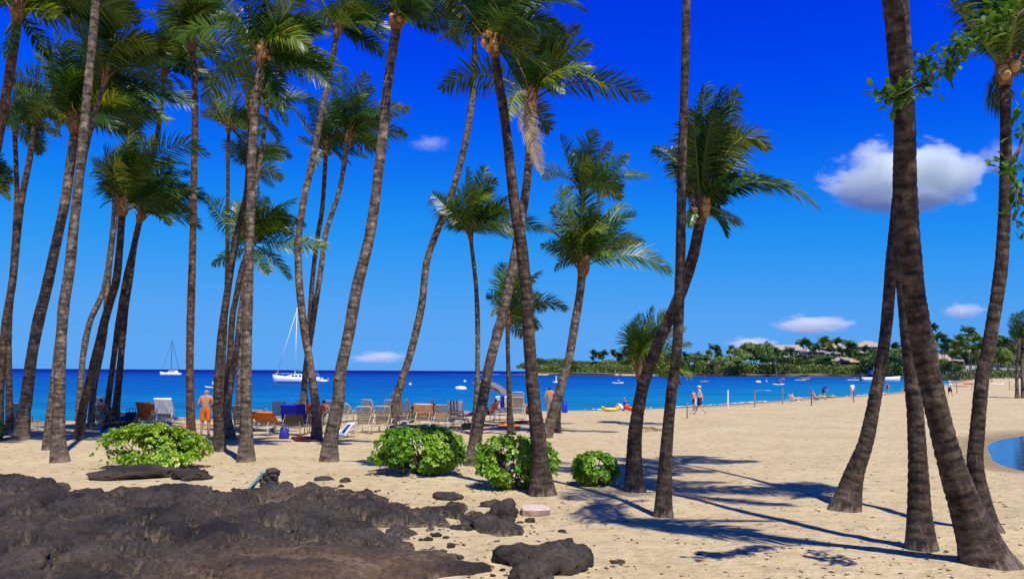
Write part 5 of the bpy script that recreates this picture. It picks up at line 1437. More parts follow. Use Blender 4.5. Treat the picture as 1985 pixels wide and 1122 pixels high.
def sea_pt(px, py): return at_z(px, py, SEA_Z)

# white sailing boat, bow to the left
p = sea_pt(575, 742); s = mpp(p)
rt = empty('sailboat', (p.x, p.y, SEA_Z), 'white two spreader sailboat at anchor with furled sails and teal cover', 'sailboat', None, R(180 + 8))
L = 88 * s
hull(MB(), L, L * .30, L * .125, L * .05, .14).build('hull', HULLW, rt, True)
m = MB(); hull(m, L * .99, L * .305, L * .03, L * .02, 0); st = m.build('stripe', BLUEC, rt, True); st.location.z = L * .002
m = MB()
rings = []
for x, w, h in ((-.26, .20, .11), (-.24, .22, .19), (.0, .20, .195), (.12, .17, .18), (.26, .10, .14)):
    rings.append([(x * L, -w / 2 * L, .10 * L), (x * L, -w * .42 * L, h * L), (x * L, w * .42 * L, h * L), (x * L, w / 2 * L, .10 * L)])
m.loft(rings); m.build('cabin', HULLW, rt)
for k, x in enumerate((-.16, -.08, .0, .07)):
    for sy in (-1, 1): MB().box((x * L, sy * .1015 * L, .158 * L), (.05 * L, .012 * L, .028 * L)).build('porthole', GLASSD, rt)
mh = 146 * s; mx = .04 * L
MB().tube([(mx, 0, .15 * L), (mx, 0, mh)], [.10, .075], 8).build('mast', ALU, rt, True)
m = MB()
for zz, w in ((.42, 1.05), (.70, .75)): m.tube([(mx, -w, mh * zz), (mx, w, mh * zz)], .035, 5)
m.build('spreader', ALU, rt)
m = MB(); m.tube([(mx, 0, mh * .17), (-.30 * L, 0, mh * .155)], [.30, .16], 8); m.build('sail_cover', SAILC, rt, True)
MB().tube([(.44 * L, 0, .16 * L), (mx + .1, 0, mh * .95)], [.11, .05], 6).build('furled_jib', ALU, rt, True)
m = MB()
for sy in (-1, 1):
    m.tube([(mx, sy * .13 * L, .13 * L), (mx, sy * 1.05, mh * .42), (mx, sy * .75, mh * .70), (mx, 0, mh * .98)], .014, 4)
m.tube([(-.48 * L, 0, .14 * L), (mx, 0, mh)], .014, 4); m.build('rigging', ALU, rt)
m = MB()
for sy in (-1, 1):
    pts = [(x * L, sy * yy * L, (.145 + .03 * max(0, x)) * L + .55) for x, yy in ((-.46, .115), (-.2, .14), (.1, .14), (.3, .10), (.47, .02))]
    m.tube(pts, .02, 4)
    for q in pts: m.tube([q, (q[0], q[1], q[2] - .6)], .018, 4)
m.build('railing', ALU, rt)
m = MB(); m.loft([[(-.34 * L, -.12 * L, .20 * L), (-.34 * L, .12 * L, .20 * L), (-.34 * L, .11 * L, .235 * L), (-.34 * L, -.11 * L, .235 * L)], [(-.46 * L, -.11 * L, .19 * L), (-.46 * L, .11 * L, .19 * L), (-.46 * L, .10 * L, .215 * L), (-.46 * L, -.10 * L, .215 * L)]])
for sx in (-.345, -.455):
    for sy in (-.11, .11): m.tube([(sx * L, sy * L, .12 * L), (sx * L, sy * L, .20 * L)], .03, 4)
m.build('bimini', BLUEC, rt)
p = sea_pt(622, 741)
rt = empty('dinghy', (p.x, p.y, SEA_Z), 'white inflatable dinghy with screen at the stern of the white sailboat', 'dinghy', None, R(172))
m = MB(); k = 15 * s
m.tube([(-k, -.62, .35), (.5 * k, -.62, .38), (1.0 * k, -.3, .5), (1.1 * k, 0, .55), (1.0 * k, .3, .5), (.5 * k, .62, .38), (-k, .62, .35)], .30, 8); m.build('tube', HULLW, rt, True)
MB().box((-.1 * k, 0, .12), (1.7 * k, 1.0, .08)).build('floor', GREYR, rt)
MB().box((-.15 * k, 0, .75), (.4, .5, .8)).build('console', HULLW, rt); MB().box((.02 * k, 0, 1.32), (.05, .56, .42), 0, Matrix.Rotation(R(-20), 3, 'Y')).build('windscreen', GLASSD, rt)
MB().box((-1.05 * k, 0, .7), (.35, .35, .8)).build('outboard', simple('outboard_grey', (.3, .3, .32), .4), rt)

# catamaran far out
p = sea_pt(331, 726.5); s = mpp(p); L = 37 * s
rt = empty('catamaran', (p.x, p.y, SEA_Z), 'distant white catamaran with one dark bare mast', 'catamaran', None, R(196))
m = MB(); hull(m, L, L * .09, L * .10, L * .02, .2, y0=L * .22); m.build('hull', HULLW, rt, True)
m = MB(); hull(m, L, L * .09, L * .10, L * .02, .2, y0=-L * .22); m.build('hull', HULLW, rt, True)
m = MB(); m.loft([[(x * L, -w * L, .09 * L), (x * L, -w * .8 * L, h * L), (x * L, w * .8 * L, h * L), (x * L, w * L, .09 * L)] for x, w, h in ((-.36, .22, .16), (-.3, .22, .24), (.05, .20, .24), (.18, .15, .13))]); m.build('cabin', HULLW, rt)
MB().box((-.08 * L, 0, .19 * L), (.30 * L, .40 * L, .04 * L)).build('window', GLASSD, rt)
MB().box((0, 0, .085 * L), (.75 * L, .44 * L, .02 * L)).build('deck', HULLW, rt)
MB().tube([(.0, 0, .2 * L), (0, 0, 69 * s)], [.16, .12], 6).build('mast', DARKM, rt)
m = MB(); m.tube([(0, 0, .34 * L), (-.34 * L, 0, .34 * L)], .22, 6); m.build('boom', DARKM, rt)
m = MB(); m.tube([(.5 * L, 0, .12 * L), (0, 0, 66 * s)], .06, 4); m.tube([(-.45 * L, -.2 * L, .1 * L), (0, 0, 66 * s)], .05, 4); m.tube([(-.45 * L, .2 * L, .1 * L), (0, 0, 66 * s)], .05, 4); m.build('rigging', DARKM, rt)

# motor boat at right
p = sea_pt(1707, 739); s = mpp(p); L = 78 * s
rt = empty('motorboat', (p.x, p.y, SEA_Z), 'white open motorboat with blue canvas moored behind the wide foot palm', 'motorboat', None, R(4))
hull(MB(), L, L * .26, L * .10, L * .03, .10).build('hull', HULLW, rt, True)
MB().box((-.05 * L, 0, .20 * L), (.14 * L, .12 * L, .14 * L)).build('console', HULLW, rt)
MB().box((-.20 * L, 0, .22 * L), (.16 * L, .16 * L, .10 * L)).build('canvas', BLUEC, rt)
m = MB()
for sx in (-.12, .06):
    for sy in (-.09, .09): m.tube([(sx * L, sy * L, .13 * L), (sx * L, sy * L, .36 * L)], .05, 5)
m.build('post', ALU, rt)
MB().box((-.49 * L, 0, .12 * L), (.05 * L, .06 * L, .17 * L)).build('outboard', simple('outboard_dark', (.05, .05, .06), .4), rt)

def kayak(px, py, lpx, mat, rz, label, group=None, rider=None, standing=False, z=None, name='kayak', cat='kayak', skin=SK2, top=None, paddle=True, plabel=None):
    if z is None: p = sea_pt(px, py); p.z = SEA_Z - .03
    else: p = G(px, py); p.z += z
    s = mpp(p); L = min(max(lpx * s, 2.4 if z is None else .9), 9.0)
    rt = empty(name, p, label, cat, group, rz)
    m = MB(); W_ = .36 if not standing else .40; rings = []
    for t in np.linspace(-1, 1, 13):
        b = W_ * max(.03, (1 - abs(t) ** 2.6)) ** .8; zz = .10 * abs(t) ** 3; h = .26 if not standing else .12
        rings.append([(t * L / 2, b, h * .55 + zz), (t * L / 2, b * .55, h + zz), (t * L / 2, -b * .55, h + zz), (t * L / 2, -b, h * .55 + zz), (t * L / 2, -b * .5, .0 + zz), (t * L / 2, b * .5, .0 + zz)])
    m.loft(rings); m.build('hull', mat, rt, True)
    if not standing: MB().box((0, 0, .262), (.9, .42, .02)).build('cockpit', CK, rt)
    if rider:
        a = rz - R(90); zz = .26 if not standing else .13
        person('sup' if standing else 'paddle', (p.x, p.y, p.z + zz), a, skin, plabel, CK, top, HDARK, None, 1.05, 1.0)
        if paddle:
            pd = empty('paddle', (p.x, p.y, p.z + zz), 'paddle held by the ' + rider, 'paddle', None, a)
            if standing: MB().tube([(.14, .36, 1.32), (-.05, .40, .75), (-.16, .43, .1)], .016, 5).build('shaft', DARKM, pd); MB().box((-.18, .43, -.08), (.18, .03, .4)).build('blade', HULLW, pd)
            else:
                MB().tube([(.95, .32, .72), (-.95, .40, .18)], .016, 5).build('shaft', DARKM, pd)
                for e, ps in ((1, (1.05, .32, .75)), (-1, (-1.05, .40, .15))): MB().box(ps, (.36, .03, .17)).build('blade', HULLW, pd)
    return rt
kayak(412, 752, 26, HULLW, R(2), 'white kayak partly behind the dark leaning palm, offshore of the man', None, 'kayaker beyond the man in orange shorts', skin=SK2, plabel='kayaker in white kayak beyond the man in orange shorts', top=CW)
kayak(1198, 743, 22, HULLW, R(0), 'small white kayak alone in the bay left of the slim palms', None, 'kayaker alone in the bay', plabel='kayaker in small white kayak alone in the bay', top=CW)
kayak(1365, 739.5, 18, YEL, R(5), 'pale yellow paddleboard below the far brown roof', None, 'standing paddler below the brown roof', True, name='paddleboard', cat='paddleboard', plabel='standing paddler on a pale board below the far brown roof', skin=SK1, top=CN)
kayak(1509, 746, 22, HULLW, R(-4), 'white paddleboard with a kneeling rider in dark clothes', None, 'rider in dark clothes', name='paddleboard', cat='paddleboard', plabel='rider in dark top seated on a white board near the shore', top=CK)
kayak(1516, 736.5, 11, REDQ, R(8), 'small reddish kayak behind the white paddleboard rider', None, 'kayaker in reddish kayak', plabel='kayaker in small reddish kayak farther out', top=CW)
kayak(1552, 737.2, 24, YEL, R(12), 'yellow kayak with rider close to the far rocky shore', None, 'rider of the nearer yellow kayak', plabel='rider of the nearer yellow kayak by the rocky shore', top=CR)
kayak(1562, 734.4, 18, YEL, R(10), 'second yellow kayak just beyond the first by the rocks', None, 'rider of the farther yellow kayak', plabel='rider of the farther yellow kayak by the rocks', top=CO)
kayak(1655, 736.8, 26, HULLW, R(2), 'white kayak left of the moored motorboat', None, 'kayaker by the motorboat', plabel='kayaker in white kayak left of the motorboat', top=CW)
kayak(1183, 797, 34, YEL, R(3), 'yellow kayak drawn up on the sand left of the blue shirted person', z=.0)
kayak(1226, 796, 36, REDQ, R(12), 'red kayak drawn up on the sand right of the blue shirted person', z=.05)
kayak(1602, 771, 30, LIME, R(0), 'lime green float on sand beside the sunburnt man', z=.0, name='float', cat='float')
kayak(1856, 741.5, 40, ORG, R(10), 'long orange canoe drawn up on the far right beach', z=0.1, name='canoe', cat='canoe')
kayak(1878, 746, 30, REDQ, R(25), 'reddish canoe nearest the far right dark palm', z=0.1, name='canoe', cat='canoe')
kayak(1862, 750, 26, CP, R(-20), 'pink board lying on sand in front of the canoes', z=0.05, name='surfboard', cat='surfboard')
kayak(1840, 737.5, 34, HULLW, R(4), 'white canoe behind the orange canoe on far beach', z=0.1, name='canoe', cat='canoe')
kayak(1935, 746, 30, HULLW, R(15), 'white board on the sand right of the far right dark palm', z=0.05, name='surfboard', cat='surfboard')

# channel marker, buoys, swimmer
p = sea_pt(1078, 741.5); s = mpp(p); rt = empty('channel_marker', (p.x, p.y, SEA_Z), 'white pole marker on a small float in the bay', 'marker')
MB().tube([(0, 0, 0), (0, 0, 13 * s)], .18, 8).build('pole', HULLW, rt); MB().ball((0, 0, .12), (1.0, .5, .22), 10, 6).build('float_collar', HULLW, rt, True)
for k, (x, y, r, lab) in enumerate([(795, 746, .32, 'small white buoy right of the S curved palm'), (1470, 741, .45, 'flat white buoy left of the thin marker'), (1486, 740, .25, 'thin white marker buoy in the bay'), (901, 740, .4, 'white buoy left of the slender pale palm'), (893, 754.5, .5, 'white float cluster left of the slender pale palm')]):
    p = sea_pt(x, y); rt = empty('buoy', (p.x, p.y, SEA_Z), lab, 'buoy', 'white buoys in the bay'); MB().ball((0, 0, .12), (r * (2 if k in (1, 4) else 1), r, r * .9), 8, 6).build('float_ball', HULLW, rt, True)
    MB().tube([(0, 0, .1), (0, 0, 1.1 if k == 2 else .6)], .05, 5).build('stem', HULLW, rt)
FOAM = simple('sea_foam', (0.85, 0.88, 0.90), .9, .05)
def foam_strip(name, pts, width, seed, label, z=SEA_Z + .03):
    rng = np.random.default_rng(seed); V = []; Fc = []; b = 0
    for i in range(len(pts) - 1):
        A, B = np.array(pts[i]), np.array(pts[i + 1]); n = max(1, int(np.linalg.norm(B - A) / .5))
        for t in np.linspace(0, 1, n, endpoint=False):
            if vnoise(np.array([(A + (B - A) * t)[0] * .25]), np.array([seed * 1.0]), 4)[0] < .32: continue
            c = A + (B - A) * t + rng.normal(0, .15, 2) * width; d = nrm(B - A); q = np.array([-d[1], d[0]])
            l = rng.uniform(.3, .8); w = width * rng.uniform(.25, .8); k = 7
            for a in np.linspace(0, 6.283, k, endpoint=False):
                rr = rng.uniform(.7, 1.1); V.append((*(c + d * math.cos(a) * l * rr + q * math.sin(a) * w * rr), z + rng.uniform(0, .05)))
            Fc.append(tuple(range(b, b + k))); b += k
    o = tag(obj(name, mk_mesh(name, V, Fc, FOAM)), label, kind='stuff'); return o
sp = [tuple(at_z(x, y, SEA_Z)[:2]) for x, y in shore_px if 1100 < x < 1790 and y > 750]
sp = [(x, y + .25) for x, y in sp]
foam_strip('shore_foam', sp, .45, 3, 'thin white foam along the curved waterline')
foam_strip('breaker_foam', [tuple(at_z(x, y, SEA_Z)[:2]) for x, y in ((878, 725.5), (915, 725.2))], 6, 5, 'white breaking waves on the reef')
foam_strip('breaker_foam', [tuple(at_z(x, y, SEA_Z)[:2]) for x, y in ((932, 725.8), (962, 725.2))], 5, 6, 'white breaking waves off the point')
foam_strip('swimmer_splash', [tuple(at_z(x, y, SEA_Z)[:2]) for x, y in ((1470, 757), (1484, 756.5), (1496, 757.5))], .5, 8, 'white splash of swimmers near the shore')
# ------------------------------------------------------------------ far headland: shrubs, trees, palms, buildings
WALLW = simple('white_stucco', (0.52, 0.49, 0.41), .85, .06, .5); ROOFT = simple('tan_shingle', (0.42, 0.30, 0.20), .9, .2, .8, bmp=.3); ROOFB = simple('brown_shingle', (0.40, 0.22, 0.12), .9, .2, .8, bmp=.3); ROOFG = simple('pale_shingle', (0.38, 0.33, 0.25), .9, .15, .8)
DARKW = simple('dark_opening', (0.03, 0.03, 0.035), .4); WOODB = simple('brown_timber', (0.10, 0.06, 0.04), .8, .2, 1); STWALL = simple('dark_stone_wall', (0.05, 0.045, 0.04), .9, .5, 1.2, bmp=.6)

def at_depth(px, py, y): return at_y(px, py, y)

def building(px0, px1, yr, ye, yb, Y, name, label, wall, roof, storeys=2, bays=6, dep=14.0, hip=.25, posts=False):
    """px0..px1 width, yr ridge, ye eaves, yb foot (photo rows) at depth Y"""
    a = at_depth(px0, yb, Y); b = at_depth(px1, yb, Y); w = (b - a).x; cx = (a.x + b.x) / 2
    zb = min(a.z, Hs(cx, Y)) - .5; ze = at_depth((px0 + px1) / 2, ye, Y).z; zr = at_depth((px0 + px1) / 2, yr, Y).z
    zf = a.z
    rt = empty(name, (cx, Y, zb), label, 'building')
    hgt = ze - zb
    MB().box((0, dep / 2 + .3, hgt / 2), (w, dep, hgt)).build('wall', wall, rt)
    m = MB(); e = .9
    m.loft([[(-w / 2 - e, -e, hgt - .05), (w / 2 + e, -e, hgt - .05), (w / 2 + e, dep + e, hgt - .05), (-w / 2 - e, dep + e, hgt - .05)],
            [(-w / 2 - e, -e, hgt + .25), (w / 2 + e, -e, hgt + .25), (w / 2 + e, dep + e, hgt + .25), (-w / 2 - e, dep + e, hgt + .25)],
            [(-w / 2 * (1 - hip), dep * .42, zr - zb), (w / 2 * (1 - hip), dep * .42, zr - zb), (w / 2 * (1 - hip), dep * .58, zr - zb), (-w / 2 * (1 - hip), dep * .58, zr - zb)]])
    m.build('roof', roof, rt)
    z0 = zf - zb
    sh = (hgt - z0) / storeys
    for st in range(storeys):
        for k in range(bays):
            x = -w / 2 + w * (k + .5) / bays; bw = w / bays
            o = MB().box((x, .22, z0 + sh * (st + .52)), (bw * .66, .24, sh * .62)).build('window', DARKW, rt)
            MB().box((0, 0, 0), (.12, .10, sh * .62)).build('mullion', wall, o, False, (x, .06, z0 + sh * (st + .52)))
        if storeys > 1:
            MB().box((0, -.35, z0 + sh * st + .12), (w, 1.2, .22)).build('balcony', wall, rt)
            MB().box((0, -.9, z0 + sh * st + .75), (w, .06, .9)).build('railing', wall if not posts else WOODB, rt)
    return rt
building(1486, 1566, 668, 679, 706, 660, 'hotel_building', 'white hotel wing with pale hipped roof on the headland, leftmost wing', WALLW, ROOFG, 2, 9)
building(1564, 1600, 676, 682, 708, 640, 'hotel_building', 'white hotel block with dark window beside the palms', WALLW, ROOFG, 2, 3)
building(1596, 1640, 664, 675, 706, 665, 'hotel_building', 'hotel wing with open dark balconies above the beach pavilion', WALLW, ROOFT, 3, 5)
building(1660, 1722, 660, 672, 708, 700, 'hotel_building', 'hotel roof highest at right behind the palms, pale pyramid roof', WALLW, ROOFG, 3, 6, 18, .8)
building(1592, 1676, 692, 702, 719, 600, 'beach_pavilion', 'low open pavilion with tan roof above dark stone wall', WOODB, ROOFT, 1, 7, 12, .35, True)
building(1374, 1450, 696, 707, 719, 610, 'beach_house', 'low house with wide orange brown roof on the headland', WOODB, ROOFB, 1, 5, 14, .3)
building(1814, 1868, 687, 700, 717, 380, 'beach_hut', 'thatch brown hut behind the far right palms', WOODB, ROOFT, 1, 5, 10, .35)
building(1848, 1906, 668, 682, 700, 480, 'hotel_building', 'dark windowed hotel wing behind the brown hut', WALLW, ROOFT, 2, 6)
building(1925, 1990, 666, 674, 706, 520, 'hotel_building', 'hotel wing at the right edge behind small reddish palm', WALLW, ROOFG, 2, 6)
building(1300, 1336, 696, 702, 714, 640, 'beach_house', 'small pale house left of the orange brown roof', WALLW, ROOFG, 1, 3, 9, .3)
# stone sea wall below the pavilion
a = at_z(1588, 729, SEA_Z); b = at_z(1692, 731, SEA_Z)
rt = empty('sea_wall', ((a.x + b.x) / 2, (a.y + b.y) / 2 + 4, SEA_Z), 'dark stone sea wall in front of the open pavilion', 'wall', None, math.atan2(b.y - a.y, b.x - a.x))
Lw = math.hypot(b.x - a.x, b.y - a.y); m = MB(); rg = random.Random(3)
for k in range(46):
    for l in range(4):
        m.box((-Lw / 2 + Lw * (k + .5 + .5 * (l % 2)) / 46, rg.uniform(-.15, .15), .3 + l * .62), (Lw / 46 * 1.02, 1.2 + rg.uniform(0, .3), .60), 0)
o = m.build('stone_course', STWALL, rt); o['kind'] = 'stuff'

def broad_proto(seed, lobes=11, n=900):
    rng = np.random.default_rng(seed); V = []; Fc = []; T = []; b = 0
    LB = [(rng.uniform(-.62, .62), rng.uniform(-.6, .6), rng.uniform(.42, .86), rng.uniform(.26, .44)) for _ in range(lobes)]
    for (x, y, z, r) in LB:
        t0 = rng.uniform(0, .6)
        for _ in range(n // lobes * 2):
            d = nrm(rng.normal(0, 1, 3)); d[2] = abs(d[2]) * .8 - .15
            c = np.array([x, y, z]) + d * r * np.array([1, 1, .62]) * rng.uniform(.75, 1.08)
            s = rng.uniform(.035, .07); u = nrm(np.cross(d, rng.normal(0, 1, 3))); w = nrm(np.cross(d + rng.normal(0, .5, 3), u))
            V += [c - u * s, c + w * s * .7, c + u * s, c - w * s * .7]; Fc.append((b, b + 1, b + 2, b + 3)); b += 4
            T += [min(1, t0 + rng.uniform(0, .4))] * 4
    crown = mk_mesh('crown', V, Fc, BROAD, False, attrs={'tint': T})
    m = MB(); m.tube([(0, 0, -.05), (.02, .01, .25), (0, 0, .5)], [.06, .045, .03], 7)
    for (x, y, z, r) in LB[:6]: m.tube([(0, 0, .22), (x * .5, y * .5, z * .72), (x * .85, y * .85, z * .95)], [.03, .02, .008], 5)
    return crown, m.mesh('trunk', TWIG)
BP = [broad_proto(s) for s in (1, 2, 3, 4)]
def broad_tree(px, ybase, wpx, hpx, Y, k, label, group='broadleaf trees on the headland'):
    c = at_depth(px, ybase, Y); s = mpp(c); z = min(Hs(c.x, Y), c.z) - .2
    h = hpx * s + (c.z - z)
    rt = empty('broadleaf_tree', (c.x, Y, z), label, 'tree', group, k * 1.7)
    o = obj('crown', BP[k % 4][0], rt); o.scale = (wpx * s / 2 * 1.55, wpx * s / 2 * 1.1, h * 1.15)
    t = obj('trunk', BP[k % 4][1], rt); t.scale = (wpx * s * .35, wpx * s * .35, h)
    return rt
ORD = 'first second third fourth fifth sixth seventh eighth ninth tenth eleventh twelfth thirteenth fourteenth fifteenth sixteenth seventeenth eighteenth nineteenth twentieth twenty-first twenty-second twenty-third twenty-fourth twenty-fifth twenty-sixth'.split()
def ordinal(i, xs): return ORD[sorted(range(len(xs)), key=lambda k: xs[k]).index(i)]
LOWS = [(1022, 34, 20), (1046, 44, 27), (1075, 40, 28), (1100, 44, 24), (1128, 40, 24), (1152, 44, 22), (1178, 40, 26), (1205, 44, 28), (1232, 42, 26), (1258, 44, 26), (1284, 40, 24), (1306, 36, 26)]
for i, (x, w, h) in enumerate(LOWS):
    broad_tree(x, 724.5, w, h, 640 + (i % 3) * 14, i, ordinal(i, [q[0] for q in LOWS]) + ' low green tree from the left tip of the far headland', 'low shrubby trees along the headland')
SPEC = [(1338, 724, 52, 34, 610, 'yellow green tree right of the slim straight palm on the headland'), (1412, 725, 58, 34, 585, 'yellow green rounded tree in front of the orange brown roof'),
        (1358, 722, 40, 30, 640, 'small tree between the yellow green tree and orange brown roof'), (1462, 724, 80, 56, 600, 'tallest broad green tree right of the orange brown roof'),
        (1498, 724, 66, 42, 590, 'bright green broad tree in front of the leftmost hotel wing'), (1545, 724, 60, 34, 600, 'grey green tree below the leftmost hotel wing'),
        (1584, 724, 56, 32, 585, 'dark rounded green tree left of the open pavilion'), (1700, 724, 60, 36, 560, 'grey green tree right of the open pavilion'),
        (1735, 724, 60, 44, 520, 'tree between the two right foreground trunks'), (1935, 722, 60, 46, 360, 'bright green tree right of the far right dark palm'), (1880, 716, 40, 28, 420, 'low tree beside the brown hut'),
        (1970, 718, 60, 36, 400, 'tree behind the small reddish palm'), (1790, 720, 50, 34, 420, 'green tree left of the brown hut'), (1525, 722, 50, 26, 640, 'low tree beneath the hotel balcony'), (1650, 716, 40, 22, 660, 'tree behind the open pavilion roof'),
        (1822, 722, 40, 24, 350, 'dark bushy tree hiding the left foot of the brown hut'), (1850, 721, 36, 18, 345, 'low bushy tree in front of the brown hut door'), (1900, 718, 44, 30, 350, 'bushy tree directly behind the far right dark palm'),
        (1918, 716, 40, 26, 400, 'green tree just right of the far right dark palm'), (1955, 716, 44, 26, 380, 'olive tree left of the small reddish palm'), (1990, 716, 44, 30, 360, 'tree cut by the right edge behind the beach'), (1770, 722, 40, 30, 470, 'green tree right of the thick ringed palm trunk'), (1715, 724, 50, 26, 540, 'low tree above the motorboat')]
for i, (x, yb, w, h, Y, lab) in enumerate(SPEC): broad_tree(x, yb, w, h, Y, i + 1, lab)

# low shrubs along the shore: one mass
rng = np.random.default_rng(77); V = []; Fc = []; T = []; b = 0
pts = []
for px in np.arange(1005, 1770, 1.1):
    y0 = np.interp(px, [1005, 1100, 1300, 1500, 1700, 1770], [630, 640, 610, 590, 560, 500]); pts.append((px, y0))
for px, y0 in pts:
    for _ in range(20):
        Y = y0 + rng.uniform(-8, 60); c = at_depth(px + rng.uniform(-1, 1), 724, Y); z = Hs(c.x, Y) if rng.random() < .12 else None
        V.append((c.x, Y))
XY = np.array(V); Z = H(XY[:, 0], XY[:, 1]); V = []
ok = signed_dist(XY[:, 0], XY[:, 1], land_poly) > 5
for (x, y), z in zip(XY[ok], Z[ok]):
    for _ in range(3):
        c = np.array([x, y, z + rng.uniform(.2, 5.8)]) + rng.normal(0, .7, 3) * np.array([1, 1, .2]); s = rng.uniform(.5, 1.1)
        u = nrm(rng.normal(0, 1, 3)); w = nrm(np.cross(u, rng.normal(0, 1, 3)))
        V += [c - u * s, c + w * s * .6, c + u * s, c - w * s * .6]; Fc.append((b, b + 1, b + 2, b + 3)); b += 4; T += [rng.uniform(0, 1)] * 4
tag(obj('shore_shrubs', mk_mesh('shore_shrubs', V, Fc, BROAD, False, attrs={'tint': T})), 'dense low green shrubs along the far rocky shore', kind='stuff')
# hedge behind the right-hand beach: one mass
V = []; Fc = []; T = []; b = 0
for px in np.arange(1772, 2030, 1.4):
    for _ in range(16):
        Y = rng.uniform(325, 400); c = at_depth(px, 716, Y); z = Hs(c.x, Y)
        c = np.array([c.x, Y, z + rng.uniform(.1, 4.2) * (.55 + .6 * float(vnoise(np.array([px * .06]), np.array([0.5]), 5)[0]))]) ; s_ = rng.uniform(.3, .7)
        u = nrm(rng.normal(0, 1, 3)); w = nrm(np.cross(u, rng.normal(0, 1, 3)))
        V += [c - u * s_, c + w * s_ * .6, c + u * s_, c - w * s_ * .6]; Fc.append((b, b + 1, b + 2, b + 3)); b += 4; T += [rng.uniform(0, 1)] * 4
tag(obj('beach_shrubs', mk_mesh('beach_shrubs', V, Fc, BROAD, False, attrs={'tint': T})), 'low green shrubs behind the far right beach', kind='stuff')
# broken lava rocks along the far waterline: one mass
V = []; Fc = []; b = 0; v0, f0 = ICO1
for px in np.arange(1006, 1770, 1.3):
    yy = np.interp(px, [q[0] for q in shore_px[::-1] if q[1] < 735], [q[1] for q in shore_px[::-1] if q[1] < 735]); c = at_z(px, yy - .15, SEA_Z)
    r = rng.uniform(.8, 2.2); n = v0 * (1 + .25 * rng.normal(0, 1, (len(v0), 1)) * .5) * np.array([r * 1.3, r, r * .55]) + np.array([c.x + rng.normal(0, 1), c.y + rng.uniform(0, 5), SEA_Z + .2])
    V += n.tolist(); Fc += [tuple(i + b for i in f) for f in f0]; b += len(v0)
tag(obj('shore_rocks', mk_mesh('shore_rocks', V, Fc, LAVA)), 'dark broken lava rocks along the far waterline', kind='stuff')

# distant palms: a trunk and a windblown crown, meshes shared
def far_crown(seed):
    rng = np.random.default_rng(seed); Vs = []; Fs = []; Ts = []; b = 0
    for k in range(20):
        az = rng.uniform(0, 6.283); el = rng.uniform(-.1, 1.3)
        if math.cos(az) < -.2: el = max(el, rng.uniform(.7, 1.3))
        me = frond_mesh(wind_path((0, 0, 0), az, el, 1.0 * rng.uniform(.75, 1.05), rng, .12, .16), .30, rng, 15, 2, .012, .022, None, droop=.5, wind=.5)
        n = len(me.vertices); co = np.empty(n * 3); me.vertices.foreach_get('co', co); Vs.append(co.reshape(-1, 3))
        Fs += [tuple(i + b for i in p.vertices) for p in me.polygons]
        tt = np.empty(n); me.attributes['tint'].data.foreach_get('value', tt); Ts.append(tt); b += n; bpy.data.meshes.remove(me)
    return mk_mesh('crown', np.vstack(Vs), Fs, FROND, False, attrs={'tint': np.concatenate(Ts)})
FC = [far_crown(s) for s in range(60, 66)]
FT = []
for i in range(3):
    m = MB(); m.tube([(0, 0, -.03), (.02 * (i - 1), 0, .3), (.045 * (i - 1), .01, .7), (.05 * (i - 1), .01, 1.0)], [.020, .014, .012, .011], 7); FT.append(m.mesh('trunk', TRUNKS[0]))
def far_palm(px, ytop, ybase, crown_px, Y, k, label, group):
    c = at_depth(px, ytop, Y); g = at_depth(px, ybase, Y); s = mpp(c); zb = min(Hs(g.x, Y), g.z); zc = at_depth(px, ytop + crown_px * .45, Y).z
    h = zc - zb; rt = empty('palm_tree', (g.x, Y, zb), label, 'palm tree', group, 0)
    t = obj('trunk', FT[k % 3], rt); t.scale = (h * .8 * min(1.4, max(.8, 8 / h)), h * .8, h)
    o = obj('crown', FC[k % 6], rt); o.location = (.05 * ((k % 3) - 1) * t.scale[0], 0, h); L = crown_px * s * .66; o.scale = (L, L, L); o.rotation_euler = (0, 0, (k * .37) % .8 - .4)
    return rt
LST_A_ = [(1150, 678, 22), (1160, 682, 20), (1168, 679, 24), (1190, 678, 26), (1199, 682, 20), (1208, 677, 24), (1218, 679, 22), (1226, 684, 20), (1262, 684, 22), (1280, 686, 20), (1147, 690, 12), (1076, 706, 9)]
for i, (x, yt, cw) in enumerate(LST_A_):
    far_palm(x, yt, 722, cw, 650 + (i % 4) * 9, i, ordinal(i, [q[0] for q in LST_A_]) + ' palm from the left in the row on the low headland', 'palms in a row on the low headland')
LST_B_ = [(1328, 682, 20), (1345, 684, 18), (1352, 682, 20), (1373, 678, 20), (1386, 667, 26), (1392, 684, 22), (1420, 670, 26), (1442, 672, 22), (1484, 662, 22), (1430, 680, 18)]
for i, (x, yt, cw) in enumerate(LST_B_):
    far_palm(x, yt, 720, cw, 600 + (i % 4) * 12, i + 3, ordinal(i, [q[0] for q in LST_B_]) + ' palm from the left around the orange brown roof', 'palms around the orange brown roof')
LST_C_ = [(1505, 674, 22), (1532, 672, 22), (1556, 656, 30), (1566, 658, 28), (1574, 668, 22), (1582, 664, 22), (1598, 652, 30), (1604, 662, 26), (1622, 655, 26), (1630, 672, 26), (1645, 658, 34), (1640, 676, 24), (1655, 680, 24), (1664, 682, 24), (1676, 670, 24), (1684, 684, 26), (1692, 676, 24), (1704, 684, 26), (1735, 664, 26), (1728, 680, 26), (1742, 684, 24), (1616, 684, 22), (1668, 690, 20), (1696, 692, 22)]
for i, (x, yt, cw) in enumerate(LST_C_):
    far_palm(x, yt, 720, cw, 570 + (i * 7) % 50, i, ordinal(i, [q[0] for q in LST_C_]) + ' palm from the left in front of the white hotel', 'palms in front of the white hotel')
